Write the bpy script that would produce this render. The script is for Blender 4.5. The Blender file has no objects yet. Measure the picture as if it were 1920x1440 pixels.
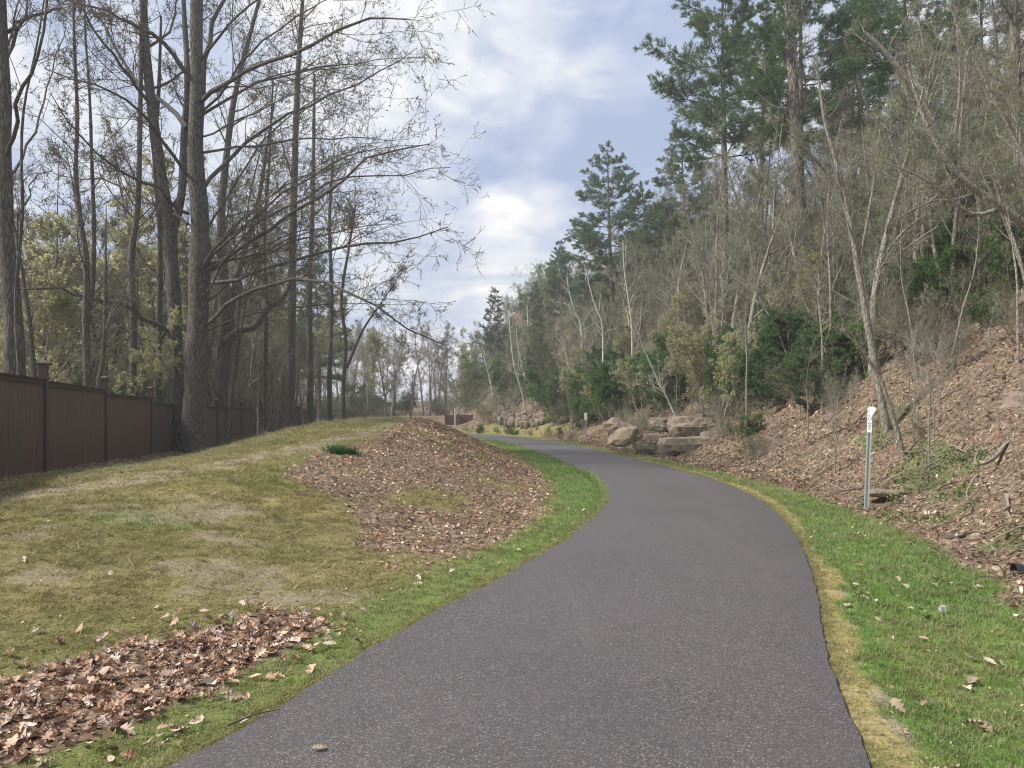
import bpy, math
import numpy as np
sc=bpy.context.scene; col=sc.collection
rng=np.random.default_rng(11)
# ================================================================= camera, sky, sun, exposure
F=1400.0; CAMH=1.6; HZ=778.0
cam=bpy.data.objects.new('camera',bpy.data.cameras.new('camera')); col.objects.link(cam)
cam.location=(0,0,CAMH); cam.rotation_euler=(math.radians(90),0,0)
cam.data.lens=36*F/1920; cam.data.sensor_width=36; cam.data.shift_y=(HZ-720)/1920
cam.data.clip_start=.05; cam.data.clip_end=3000
sc.camera=cam
SUN_EL=math.radians(48); SUN_AZ=math.radians(-98)      # azimuth from +Y towards +X: the sun stands high on the left, veiled by thin cloud
sun=bpy.data.objects.new('sun',bpy.data.lights.new('sun','SUN')); col.objects.link(sun)
sun.data.energy=4.0; sun.data.angle=math.radians(6); sun.data.color=(1,.95,.87)
sun.rotation_euler=(math.pi/2-SUN_EL,0,math.pi-SUN_AZ)
sun.location=(-40,20,60)
sc.view_settings.view_transform='Standard'; sc.view_settings.look='None'
sc.view_settings.exposure=0.74; sc.view_settings.gamma=1.0; sc.view_settings.use_curve_mapping=False
sc.cycles.filter_width=1.15; sc.cycles.max_bounces=6; sc.cycles.diffuse_bounces=3; sc.cycles.glossy_bounces=2; sc.cycles.transparent_max_bounces=8; sc.cycles.volume_bounces=0
w=bpy.data.worlds.new('World'); sc.world=w; w.use_nodes=True
class NT:
    """short hand for building node trees"""
    def __init__(s,t): s.t=t; s.n=t.nodes; s.l=t.links
    def a(s,typ,ins=None,**kw):
        n=s.n.new(typ)
        for k,v in kw.items(): setattr(n,k,v)
        for k,v in (ins or {}).items():
            if isinstance(v,bpy.types.NodeSocket): s.l.new(v,n.inputs[k])
            else: n.inputs[k].default_value=v
        return n
    def m(s,op,a,b=None,c=None,clamp=False):
        d={0:a}
        if b is not None: d[1]=b
        if c is not None: d[2]=c
        return s.a('ShaderNodeMath',d,operation=op,use_clamp=clamp).outputs[0]
    def mix(s,f,a,b,mode='MIX'):
        n=s.n.new('ShaderNodeMix'); n.data_type='RGBA'; n.blend_type=mode
        for i,v in ((0,f),(6,a),(7,b)):
            if isinstance(v,bpy.types.NodeSocket): s.l.new(v,n.inputs[i])
            else:
                n.inputs[i].default_value=v if (i==0 or len(v)==4) else (*v,1)
        return n.outputs[2]
    def ramp(s,f,st,interp='LINEAR'):
        n=s.n.new('ShaderNodeValToRGB'); s.l.new(f,n.inputs[0]); e=n.color_ramp.elements; n.color_ramp.interpolation=interp
        while len(e)<len(st): e.new(.5)
        for q,(p,c) in zip(e,st):
            q.position=p; q.color=(*c,1) if isinstance(c,tuple) else (c,c,c,1)
        return n.outputs[0]
    def noise(s,vec,sc_,det=4,rough=.55,dist=0,dim='3D'):
        return s.a('ShaderNodeTexNoise',{'Vector':vec,'Scale':sc_,'Detail':det,'Roughness':rough,'Distortion':dist},noise_dimensions=dim).outputs[0]
    def sst(s,v,a,b,lo=0.,hi=1.):
        n=s.a('ShaderNodeMapRange',{0:v,1:a,2:b,3:lo,4:hi},interpolation_type='SMOOTHSTEP'); return n.outputs[0]
w.node_tree.nodes.clear(); T=NT(w.node_tree)
sky=T.a('ShaderNodeTexSky',sky_type='NISHITA',sun_disc=False); sky.sun_elevation=SUN_EL; sky.sun_rotation=SUN_AZ; sky.air_density=1.2; sky.dust_density=1.5
geo=T.a('ShaderNodeTexCoord'); D=geo.outputs['Generated']
sep=T.a('ShaderNodeSeparateXYZ',{0:D})
zz=T.m('ADD',T.m('MAXIMUM',sep.outputs[2],0.0),.16)
uv=T.a('ShaderNodeCombineXYZ',{0:T.m('DIVIDE',sep.outputs[0],zz),1:T.m('DIVIDE',sep.outputs[1],zz),2:.0}).outputs[0]
warp=T.a('ShaderNodeVectorMath',{0:uv,1:(5.3,1.2,.7)},operation='ADD').outputs[0]
n1=T.noise(warp,.9,6,.56,.3); n2=T.noise(warp,2.8,7,.58,.5)
D2=T.a('ShaderNodeVectorMath',{0:D,1:(2.1,.3,4.4)},operation='ADD').outputs[0]
n3=T.noise(T.a('ShaderNodeMapping',{'Vector':D2,'Scale':(1,1,1.9)}).outputs[0],6.0,7,.62,.8)
def bump(px,py,r0,r1,sx=1.0):
    """a soft patch of cloud round one direction of the sky: angle r1 (degrees) fades to nothing"""
    v=np.array([(px-960)/F,1,(HZ-py)/F]); v/=np.linalg.norm(v)
    d=T.a('ShaderNodeVectorMath',{0:D,1:tuple(v)},operation='DOT_PRODUCT').outputs['Value']
    return T.sst(d,math.cos(math.radians(r1)),math.cos(math.radians(r0)))
f=T.m('ADD',T.m('MULTIPLY',n1,.34),T.m('MULTIPLY',n2,.30)); f=T.m('ADD',f,T.m('MULTIPLY',n3,.36))
f=T.m('MULTIPLY_ADD',T.m('SUBTRACT',f,.5),2.6,.49)
for (px,py,r0,r1,a) in [(1000,110,2,13,.10),(900,190,1,9,.05),(1200,140,2,10,-.17),(1010,275,1,6,-.14),(900,320,0,5,-.10),(1200,330,1,7,-.10),(985,385,0,4.2,.20),(930,400,0,3,.08),(1000,450,0,4,-.08),(960,535,0,3.6,.20),(1005,545,0,2.2,.14),(880,600,0,5,.12),(690,150,4,16,.05),(150,180,4,16,-.06),(520,60,2,12,.08)]:
    f=T.m('MULTIPLY_ADD',bump(px,py,r0,r1),a,f)
f=T.m('MULTIPLY_ADD',T.sst(sep.outputs[2],.25,.0),.10,f)
cloud=T.ramp(f,[(.22,(.40,.48,.67)),(.38,(.50,.57,.74)),(.52,(.64,.69,.80)),(.65,(.80,.82,.87)),(.78,(.98,.97,.96)),(.95,(1.2,1.18,1.14))])
cloudK=T.a('ShaderNodeVectorMath',{0:cloud,3:6.6},operation='SCALE').outputs[0]
cover=T.sst(n2,.30,.46,.80,1.0)
full=T.mix(cover,sky.outputs[0],cloudK)
bg=T.a('ShaderNodeBackground',{'Color':full,'Strength':.1})
out=T.a('ShaderNodeOutputWorld',{'Surface':bg.outputs[0]})

# ================================================================= helpers

# ---------------------------------------------------------------- noise
def _hash(ix,iy,s):
    h=(ix*374761393+iy*668265263+s*974634777)&0xffffffff
    h=((h^(h>>13))*1274126177)&0xffffffff
    return ((h^(h>>16))&0xffff)/65535.0
def vn(x,y,sc=1.0,seed=0):
    x=np.asarray(x,float)/sc+1000; y=np.asarray(y,float)/sc+1000
    ix=np.floor(x).astype(np.int64); iy=np.floor(y).astype(np.int64)
    fx=x-ix; fy=y-iy; fx=fx*fx*(3-2*fx); fy=fy*fy*(3-2*fy)
    a=_hash(ix,iy,seed); b=_hash(ix+1,iy,seed); c=_hash(ix,iy+1,seed); d=_hash(ix+1,iy+1,seed)
    return (a*(1-fx)+b*fx)*(1-fy)+(c*(1-fx)+d*fx)*fy
def fbm(x,y,sc=1.0,seed=0,o=4):
    v=0;a=.5;t=0
    for i in range(o):
        v=v+a*vn(x,y,sc/2**i,seed+i*17); t+=a; a*=.5
    return v/t
def sstep(a,b,x):
    t=np.clip((x-a)/(b-a),0,1); return t*t*(3-2*t)
# ---------------------------------------------------------------- the path's course
CL=np.array([(-9,-14),(-5.2,-8),(-2.9,-3.5),(-1.35,0),(.04,3.4),(.6,5.2),(1.1,6.5),(1.66,8),(2.3,10),(2.85,12.2),(3.32,14.8),(3.55,18.5),(3.42,23),(2.8,31),(1.55,41.5),(-.35,52),(-3.2,60),(-7.6,65.5),(-14,69.5),(-24,72),(-45,74),(-90,76)],float)
def catmull(P,n):
    out=[]
    Q=np.vstack([2*P[0]-P[1],P,2*P[-1]-P[-2]])
    for i in range(1,len(Q)-2):
        p0,p1,p2,p3=Q[i-1],Q[i],Q[i+1],Q[i+2]
        for t in np.linspace(0,1,n,endpoint=False):
            out.append(.5*((2*p1)+(-p0+p2)*t+(2*p0-5*p1+4*p2-p3)*t*t+(-p0+3*p1-3*p2+p3)*t**3))
    out.append(P[-1]); return np.array(out)
CLF=catmull(CL,5)
HW=1.47
def sdist(X,Y):
    """signed distance to the path's middle, right of it positive"""
    X=np.asarray(X,float).ravel(); Y=np.asarray(Y,float).ravel()
    best=np.full(X.shape,1e9); sg=np.zeros(X.shape)
    for a,b in zip(CLF[:-1],CLF[1:]):
        d=b-a; L2=d@d
        t=np.clip(((X-a[0])*d[0]+(Y-a[1])*d[1])/L2,0,1)
        dx=X-a[0]-t*d[0]; dy=Y-a[1]-t*d[1]
        r=np.hypot(dx,dy); c=d[0]*(Y-a[1])-d[1]*(X-a[0])
        m=r<best; best=np.where(m,r,best); sg=np.where(m,np.where(c<0,1.,-1.),sg)
    return best*sg
def H(X,Y,s=None):
    shp=np.shape(X); X=np.asarray(X,float).ravel(); Y=np.asarray(Y,float).ravel()
    if s is None: s=sdist(X,Y)
    # left: the grass berm
    u=-s-HW
    hc=np.interp(Y,[0,4,8,13,18,25,35,45,60,80,150],[.36,.4,.52,.79,1.10,1.36,1.46,1.42,1.0,.7,.8])
    hf=np.interp(Y,[0,14,20,30,40,60,100],[.5,.45,.35,.15,.08,.2,.5])
    u1=np.interp(Y,[3,8,15,30],[6.5,6,5.4,5.4])
    t=np.clip((u-.85)/(u1-.85),0,1); w=sstep(3,10,Y)
    rise=(1-w)*(1-(1-t)**1.5)+w*(t*t*(3-2*t))
    hl=hc*rise
    hl=hl+(hf-hc)*sstep(u1-.3+2.4*sstep(16,26,Y),u1+6.2+1.8*sstep(16,26,Y),u)
    hl=hl+ (fbm(X,Y,1.6,3)-.5)*.10*sstep(.6,2.5,u)+(fbm(X,Y,14,5)-.5)*1.2*sstep(14,30,u)
    # right: verge, then the wooded bank
    v=s-HW
    sl=.74*(.06+.94*sstep(-9,7,X))
    e=np.clip(v-1.7,0,None)
    hr=sl*(np.sqrt(e*e+.8*.8)-.8)
    hr=np.where(hr>15,15+(hr-15)*.3,hr)
    hr=hr+(fbm(X,Y,2.2,11)-.5)*.75*sstep(1.8,4,v)*sstep(-9,4,X)+(fbm(X,Y,9,13)-.5)*2.0*sstep(4,12,v)+(fbm(X,Y,.5,19,2)-.5)*.12*sstep(1.2,2.5,v)
    h=np.where(u>0,hl,np.where(v>0,hr,0.))
    h=h-.03*((u>0)|(v>0))*1.0
    h=np.where((u<=0)&(v<=0),-.045,h)
    # far away the land levels out
    R=np.hypot(X,Y)
    k=sstep(140,320,R)
    h=h*(1-k)+k*(6*fbm(X,Y,120,23)+1)
    return h.reshape(shp)
def Wp(px,py,D): return np.array([(px-960)/F*D,D,CAMH-(py-HZ)/F*D])
def h1(x,y): return float(H(np.array([x]),np.array([y]))[0])

def mesh_from(name,V,polys,mats=(),mi=None,smooth=True,attrs=None):
    """V (n,3); polys: list of int arrays (m,c)"""
    me=bpy.data.meshes.new(name)
    V=np.asarray(V,np.float32)
    polys=[p for p in polys if len(p)]
    nl=sum(p.size for p in polys); npz=sum(len(p) for p in polys)
    me.vertices.add(len(V)); me.vertices.foreach_set('co',V.ravel())
    me.loops.add(nl); me.polygons.add(npz)
    me.loops.foreach_set('vertex_index',np.concatenate([p.ravel() for p in polys]).astype(np.int32) if polys else np.zeros(0,np.int32))
    st=[];o=0
    for p in polys:
        st.append(o+np.arange(len(p))*p.shape[1]); o+=p.size
    if polys: me.polygons.foreach_set('loop_start',np.concatenate(st).astype(np.int32))
    for m in mats: me.materials.append(m)
    if mi is not None: me.polygons.foreach_set('material_index',np.concatenate(mi).astype(np.int32))
    me.polygons.foreach_set('use_smooth',np.full(npz,smooth,bool))
    me.update(calc_edges=True)
    for k,(typ,dat) in (attrs or {}).items():
        a=me.attributes.new(k,typ,'POINT')
        key={'FLOAT':'value','INT':'value','FLOAT_VECTOR':'vector','FLOAT_COLOR':'color'}[typ]
        a.data.foreach_set(key,np.asarray(dat,np.int32 if typ=='INT' else np.float32).ravel())
    return me
def link(name,me,parent=None,loc=None,**props):
    o=bpy.data.objects.new(name,me); col.objects.link(o)
    if parent is not None: o.parent=parent
    if loc is not None: o.location=loc
    for k,v in props.items(): o[k]=v
    return o
def thing(name,label,cat,loc=(0,0,0),rz=0,group=None):
    o=bpy.data.objects.new(name,None); col.objects.link(o); o.location=loc; o.rotation_euler=(0,0,rz); o.empty_display_size=.2
    o['label']=label; o['category']=cat
    if group: o['group']=group
    return o
class Geo:
    """collects polygon soup"""
    def __init__(s): s.V=[];s.P=[];s.n=0
    def add(s,V,*polys):
        V=np.asarray(V,float).reshape(-1,3)
        for p in polys: s.P.append(np.asarray(p,int)+s.n)
        s.V.append(V); s.n+=len(V)
    def mesh(s,name,mat,smooth=True):
        V=np.concatenate(s.V) if s.V else np.zeros((0,3))
        return mesh_from(name,V,s.P,[mat],smooth=smooth)
    def box(s,c,d,rz=0,taper=1.0,shear=(0,0)):
        x,y,z=np.array(d)/2
        v=np.array([(-x,-y,-z),(x,-y,-z),(x,y,-z),(-x,y,-z),(-x*taper,-y*taper,z),(x*taper,-y*taper,z),(x*taper,y*taper,z),(-x*taper,y*taper,z)],float)
        cr,sr=math.cos(rz),math.sin(rz)
        v=np.c_[v[:,0]*cr-v[:,1]*sr,v[:,0]*sr+v[:,1]*cr,v[:,2]]+np.array(c)
        s.add(v,[(0,3,2,1),(4,5,6,7),(0,1,5,4),(1,2,6,5),(2,3,7,6),(3,0,4,7)])
def tubes(P,R,sides,cap=False):
    """P (n,k,3), R (n,k) -> verts, quads"""
    n,k,_=P.shape
    Tn=np.gradient(P,axis=1); Tn/=np.linalg.norm(Tn,axis=2,keepdims=True)+1e-9
    ref=np.where(np.abs(Tn[:,:1,2:3])>.8,np.array([[[1.,0,0]]]),np.array([[[0,0,1.]]]))
    A=np.cross(Tn,np.broadcast_to(ref,Tn.shape)); A/=np.linalg.norm(A,axis=2,keepdims=True)+1e-9
    B=np.cross(Tn,A)
    th=np.arange(sides)*2*math.pi/sides
    V=P[:,:,None,:]+R[:,:,None,None]*(A[:,:,None,:]*np.cos(th)[None,None,:,None]+B[:,:,None,:]*np.sin(th)[None,None,:,None])
    idx=np.arange(n*k*sides).reshape(n,k,sides)
    a=idx[:,:-1,:]; b=np.roll(idx,-1,axis=2)[:,:-1,:]; c=np.roll(idx,-1,axis=2)[:,1:,:]; d=idx[:,1:,:]
    Q=np.stack([a,b,c,d],-1).reshape(-1,4)
    return V.reshape(-1,3),Q
def addtubes(g,P,R,sides):
    if len(P)==0: return
    V,Q=tubes(np.asarray(P,float),np.asarray(R,float),sides); g.add(V,Q)
def resample(P,R,k,jit=0,rg=rng):
    P=np.asarray(P,float); R=np.asarray(R,float)
    C=catmull(P,6); t=np.linspace(0,len(P)-1,len(C)); Rr=np.interp(t,np.arange(len(R)),R)
    L=np.r_[0,np.cumsum(np.linalg.norm(np.diff(C,axis=0),axis=1))]
    q=np.linspace(0,L[-1],k)
    out=np.stack([np.interp(q,L,C[:,i]) for i in range(3)],1)
    if jit: out[1:-1]+=rg.normal(0,jit,(k-2,3))
    return out,np.interp(q,L,Rr),L[-1]
def norm(v): return v/(np.linalg.norm(v,axis=-1,keepdims=True)+1e-9)
def grow(P0,D0,L,R0,k,wig,trop,tip,rg):
    n=len(P0); P=np.zeros((n,k+1,3)); P[:,0]=P0; d=norm(D0); cur=rg.normal(0,wig,(n,3))*.6
    for i in range(k):
        d=norm(d+cur+rg.normal(0,wig,(n,3))+np.array([0,0,trop])[None]*np.ones((n,1)))
        P[:,i+1]=P[:,i]+d*(L/k)[:,None]
        if i%3==2: cur=rg.normal(0,wig,(n,3))*.6
    R=R0[:,None]*(1-(1-tip)*np.linspace(0,1,k+1)[None]**1.1)
    return P,R
def spawn(P,R,L,cnt,t0,t1,ang,rg,lmul,rmul,taper=.55,flat=0,rmin=.002):
    """children of branches: cnt per branch (array or int)"""
    n,k,_=P.shape
    cnt=np.broadcast_to(cnt,(n,)); pi=np.repeat(np.arange(n),cnt); m=len(pi)
    t=rg.uniform(t0,t1,m); f=t*(k-1); i=np.minimum(f.astype(int),k-2); fr=(f-i)[:,None]
    pos=P[pi,i]*(1-fr)+P[pi,i+1]*fr; tan=norm(P[pi,i+1]-P[pi,i])
    rr=R[pi,i]*(1-fr[:,0])+R[pi,i+1]*fr[:,0]
    a=norm(rg.normal(0,1,(m,3))*np.array([1,1,1-flat])); a=norm(a-(a*tan).sum(1,keepdims=True)*tan)
    an=np.radians(rg.uniform(ang[0],ang[1],m))[:,None]
    d=norm(tan*np.cos(an)+a*np.sin(an))
    l=L[pi]*lmul*(1-taper*t)*rg.uniform(.6,1.25,m)
    r=np.maximum(rr*rmul*rg.uniform(.7,1,m),rmin)
    return pos,d,l,r
def cards(g,pos,size,rg,asp=.5,droop=0.,fold=.25):
    """small folded leaves: one quad each"""
    n=len(pos)
    if n==0: return
    d=norm(rg.normal(0,1,(n,3))+np.array([0,0,-droop])); s=norm(np.cross(d,rg.normal(0,1,(n,3))))
    up=np.cross(d,s); sz=(size*rg.uniform(.6,1.3,n))[:,None]
    V=np.stack([pos,pos+d*sz*.5+s*sz*asp*.5,pos+d*sz,pos+d*sz*.5-s*sz*asp*.5+up*sz*fold],1)
    g.add(V.reshape(-1,3),np.arange(n*4).reshape(n,4))
def needles(g,pos,dirs,n,length,width,rg,spread=.9):
    """needle tufts: n long thin triangles from each point"""
    m=len(pos)
    if m==0: return
    P=np.repeat(pos,n,0); d=norm(np.repeat(dirs,n,0)+rg.normal(0,spread,(m*n,3))*.6)
    s=norm(np.cross(d,rg.normal(0,1,(m*n,3))))*width*.5
    L=(length*rg.uniform(.7,1.15,m*n))[:,None]
    V=np.stack([P-s,P+s,P+d*L],1)
    g.add(V.reshape(-1,3),np.arange(m*n*3).reshape(-1,3))

# ================================================================= materials
def mat(name,build,rough=.9,spec=.2):
    m=bpy.data.materials.new(name); m.use_nodes=True; t=NT(m.node_tree); b=m.node_tree.nodes['Principled BSDF']
    b.inputs['Roughness'].default_value=rough; b.inputs['Specular IOR Level'].default_value=spec
    build(t,b); return m
def setc(t,b,c):
    if isinstance(c,bpy.types.NodeSocket): t.l.new(c,b.inputs['Base Color'])
    else: b.inputs['Base Color'].default_value=(*c,1)
def setbump(t,b,h,st,dist=.02):
    n=t.a('ShaderNodeBump',{'Height':h,'Strength':st,'Distance':dist}); t.l.new(n.outputs[0],b.inputs['Normal'])
def rnd(t): return t.a('ShaderNodeObjectInfo').outputs['Random']
def m_bark(dark,light,moss=None,zs=.16,scl=24,bump=.9,plates=False):
    def f(t,b):
        tc=t.a('ShaderNodeTexCoord').outputs['Object']
        v=t.a('ShaderNodeMapping',{'Vector':tc,'Scale':(1,1,zs)}).outputs[0]
        n=t.noise(v,scl,5,.6,.4); n0=t.noise(tc,1.1,4,.6)
        vo=t.a('ShaderNodeTexVoronoi',{'Vector':v,'Scale':scl*.8},feature='DISTANCE_TO_EDGE').outputs[0]
        h=t.m('ADD',t.m('MULTIPLY',n,.7),t.sst(vo,0,.25,0,.5))
        c=t.mix(t.sst(h,.35,.85),dark,light)
        c=t.mix(t.m('MULTIPLY',t.sst(n0,.48,.72),.6),c,tuple(x*.75+.03 for x in light))
        if moss: c=t.mix(t.m('MULTIPLY',t.sst(t.noise(tc,2.3,5,.7),.56,.7),.6),c,moss)
        c=t.mix(t.m('MULTIPLY',rnd(t),.35),c,tuple(x*1.45 for x in dark))
        setc(t,b,c); setbump(t,b,h,bump,.03)
    return f
BARK_DARK=mat('bark_dark',m_bark((.055,.050,.044),(.17,.155,.13),(.10,.11,.06)))
BARK_GREY=mat('bark_grey',m_bark((.15,.135,.11),(.36,.33,.275),None,.25,24,.5))
BARK_PINE=mat('bark_pine',m_bark((.085,.068,.055),(.24,.205,.17),None,.3,9,.8))
BARK_BIRCH=mat('bark_birch',m_bark((.42,.40,.36),(.72,.70,.64),None,2.2,7,.2))
TWIG_DARK=mat('twig_dark',lambda t,b: setc(t,b,t.mix(rnd(t),(.065,.058,.05),(.12,.105,.085))))
TWIG_MID=mat('twig_mid',lambda t,b: setc(t,b,t.mix(rnd(t),(.11,.10,.082),(.20,.185,.155))))
TWIG_GREY=mat('twig_grey',lambda t,b: setc(t,b,t.mix(rnd(t),(.16,.146,.12),(.38,.35,.295))))
def m_leaf(a,b_,c_,trans=.35,oi=.5):
    def f(t,b):
        g=t.a('ShaderNodeNewGeometry'); r=g.outputs['Random Per Island']
        c=t.mix(r,a,b_); c=t.mix(t.m('MULTIPLY',t.sst(rnd(t),.2,1),oi),c,c_)
        setc(t,b,c)
        tr=t.a('ShaderNodeBsdfTranslucent',{'Color':c}); mx=t.a('ShaderNodeMixShader',{0:trans,1:b.outputs[0],2:tr.outputs[0]})
        t.l.new(mx.outputs[0],t.n['Material Output'].inputs[0])
    return f
BUD=mat('bud_leaf',m_leaf((.14,.125,.07),(.22,.20,.11),(.18,.14,.09)))
LEAF_YOUNG=mat('leaf_young',m_leaf((.42,.43,.21),(.56,.56,.33),(.48,.44,.27),.6))
LEAF_OLIVE=mat('leaf_olive',m_leaf((.155,.19,.085),(.32,.375,.175),(.29,.26,.15),.65))
LEAF_GREEN=mat('leaf_green',m_leaf((.08,.16,.045),(.15,.26,.07),(.12,.17,.06),.4))
NEEDLE=mat('pine_needle',m_leaf((.08,.15,.062),(.15,.235,.10),(.15,.20,.08),.35,.6))
NEEDLE_BLUE=mat('far_needle',m_leaf((.08,.14,.09),(.12,.19,.12),(.12,.17,.10),.25,.6))
# ================================================================= ground masks (world polygons of litter, worn track ...)
def pdist(P,X,Y):
    """signed distance to polygon, inside positive"""
    P=np.array(P,float); best=np.full(X.shape,1e9); ins=np.zeros(X.shape,bool)
    for a,b in zip(P,np.roll(P,-1,0)):
        d=b-a; t=np.clip(((X-a[0])*d[0]+(Y-a[1])*d[1])/(d@d),0,1)
        best=np.minimum(best,np.hypot(X-a[0]-t*d[0],Y-a[1]-t*d[1]))
        c=((a[1]>Y)!=(b[1]>Y))&(X<(b[0]-a[0])*(Y-a[1])/((b[1]-a[1])+1e-12)+a[0]); ins^=c
    return np.where(ins,best,-best)
def ldist(P,X,Y):
    P=np.array(P,float); best=np.full(X.shape,1e9)
    for a,b in zip(P[:-1],P[1:]):
        d=b-a; t=np.clip(((X-a[0])*d[0]+(Y-a[1])*d[1])/(d@d),0,1)
        best=np.minimum(best,np.hypot(X-a[0]-t*d[0],Y-a[1]-t*d[1]))
    return best
LIT=[(-1.42,7.36),(-1.08,7.5),(-.61,8.5),(0.0,10.0),(.54,12.5),(.95,16),(.75,21.6),(-.3,31),(-1.6,38),(-3.5,48),(-6.5,56),(-9,56),(-6.6,46),(-5,38),(-4.0,31),(-3.5,25),(-3.3,19.5),(-3.45,15.4),(-3.75,13.9),(-3.6,12),(-2.9,11),(-2.3,10.4),(-1.85,9.6),(-1.65,8.4)]
PILE=[(-2.37,3.3),(-2.10,3.6),(-1.92,3.95),(-1.75,4.5),(-1.62,5.0),(-1.38,5.6),(-1.62,5.98),(-1.98,5.9),(-2.2,5.4),(-2.6,5.05),(-2.75,4.58),(-2.95,4.2),(-3.6,3.9),(-5,3.3),(-5,2.0),(-3,2.3)]
TRACK=[(-9,6),(-6.6,8.8),(-5.7,10.6),(-5.3,12),(-4.95,13.6),(-4.4,15.6),(-3.75,19),(-3.7,24.5),(-4.4,30),(-6,40)]
FENCE=np.array([(-6.6,4.6),(-8.1,10),(-9.6,15.3),(-11.35,20.8),(-12.6,26.0),(-13.6,31.2),(-14.4,36.4),(-15.1,41.6),(-15.65,46.8),(-16.1,52),(-16.4,57.2),(-16.6,62.5)],float)
IVY=[(6.9,12.5),(7.6,12.6),(8.4,14.2),(8.3,15.0),(7.7,14.8),(7.1,13.6)]
def masks(X,Y,s=None):
    if s is None: s=sdist(X,Y)
    uL=-s-HW; uR=s-HW
    e=(fbm(X,Y,.9,31)-.5)*1.1+(fbm(X,Y,.25,37)-.5)*.5
    lit=sstep(-.25,.35,pdist(LIT,X,Y)+e*.55+.05)
    lit*=1-.6*sstep(.52,.68,fbm(X,Y,1.3,41))*(Y<40)
    pile=sstep(-.12,.12,pdist(PILE,X,Y)+e*.18)
    fd=ldist(FENCE,X,Y)
    fb=sstep(1.1,.3,fd+e*.5)*(uL>0)
    beyond=sstep(.2,1.0,-( (X)-np.interp(Y,FENCE[:,1],FENCE[:,0])))*(uL>4)*(Y>3)
    rb=np.interp(Y,[3,5.6,10,13,18,30,60],[2.5,1.6,1.5,1.25,.95,.6,.7])
    rl=sstep(-.22,.22,uR-rb+e*.45)*(1-.8*sstep(46,60,Y)*sstep(7,3.5,uR))
    litter=np.maximum.reduce([lit,pile,fb*.9,beyond*.8,rl])
    lush=np.zeros_like(X)
    # bright verge along both sides of the path
    lw=np.interp(Y,[3,7,12,18,25,40],[.75,.75,.7,1.1,1.3,1.6])
    lush=np.maximum(lush,sstep(lw+.35,lw-.3,uL+e*.4)*(uL>-.3)*np.interp(Y,[3,8,12,16],[.42,.6,.8,1.]))
    lush=np.maximum(lush,(uR>-.3)*sstep(rb+.3,rb,uR)*np.interp(Y,[3,8,14,30],[.85,.95,.75,.55]))
    lush=np.maximum(lush,.75*sstep(.56,.7,fbm(X,Y,1.8,51))*(uL>1)*sstep(26,16,Y)*.5)
    lush=np.maximum(lush,.65*sstep(1.8,.2,np.hypot((X+3.4)/1.6,(Y-33)/7)))
    lush=np.maximum(lush,.7*sstep(1.0,.2,np.hypot((X+4.3)/.9,(Y-8.6)/.35)))
    # straw-yellow fringe at the tarmac
    yw=np.interp(Y,[3,6,10,16,30],[.20,.22,.20,.33,.12])+(fbm(X,Y,.35,67)-.5)*.16
    yel=sstep(yw+.1,yw-.08,uR+e*.30)*(uR>-.2)*(.75+.25*sstep(.3,.6,fbm(X,Y,.4,69)))
    yel=np.maximum(yel,.55*sstep(.22,.02,uL+e*.2)*(uL>-.2)*sstep(16,9,Y))
    yel=np.maximum(yel,.55*sstep(.5,.66,fbm(X,Y,1.5,61))*(uL>2.2)*sstep(18,12,Y))
    yel=np.maximum(yel,.8*sstep(1.1,.3,np.hypot((X+3.0)/1.1,(Y-10.4)/.8)))
    yel=np.maximum(yel,.38*sstep(.48,.64,fbm(X,Y,.9,63))*(uR>.4)*(uR<rb))
    td=ldist(TRACK,X,Y)
    dirt=.85*sstep(.95,.1,td+e*.8)
    dirt=np.maximum(dirt,.65*sstep(.55,.68,fbm(X,Y,.8,71))*(uL>1)*(Y<16))
    dirt=np.maximum(dirt,.7*sstep(.75,.1,np.hypot((X+1.55)/.9,(Y-6.7)/.8)+e*.3)*(uL>.5))
    dirt=np.maximum(dirt,.9*sstep(.2,.05,np.hypot((X-1.93)/1.0,(Y-3.95)/1.6)+e*.3)*(uR>0))
    for (a,b_,r) in ((2.06,4.35,.16),(2.95,6.85,.14)): dirt=np.maximum(dirt,sstep(r*1.5,r*.6,np.hypot(X-a,Y-b_)+e*.06)*(uR>-.1))
    ivy=sstep(-.2,.3,pdist(IVY,X,Y)+e*1.5)
    ivy=np.maximum(ivy,.8*sstep(.58,.68,fbm(X,Y,1.1,81))*rl*(uR<5)*(Y<20)*(Y>8))
    return dict(litter=litter,lush=np.clip(lush,0,1),yel=np.clip(yel,0,1),dirt=dirt,ivy=ivy,uL=uL,uR=uR,pile=pile,lit=lit,rl=rl,fb=fb,beyond=beyond)
# ---- ground sheet
tx=np.linspace(-5.15,5.15,340); gx=3.2*np.sinh(tx)
ty=np.linspace(-2.3,5.95,410); gy=3.2*np.sinh(ty)
GX,GY=np.meshgrid(gx,gy); fx,fy=GX.ravel(),GY.ravel()
S0=sdist(fx,fy); Z=H(fx,fy,S0); M=masks(fx,fy,S0)
near=sstep(30,12,np.hypot(fx,fy))
Z=Z+near*(fbm(fx,fy,.3,91)-.5)*.035*sstep(HW+.05,HW+.4,np.abs(S0))+M['pile']*.03
nx_,ny_=len(gx),len(gy); I=np.arange(nx_*ny_).reshape(ny_,nx_)
Q=np.stack([I[:-1,:-1],I[:-1,1:],I[1:,1:],I[1:,:-1]],-1).reshape(-1,4)
MA=np.stack([M['litter'],M['lush'],M['yel'],np.ones_like(fx)],1); MB=np.stack([M['dirt'],M['ivy'],M['beyond'],np.ones_like(fx)],1)
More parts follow.
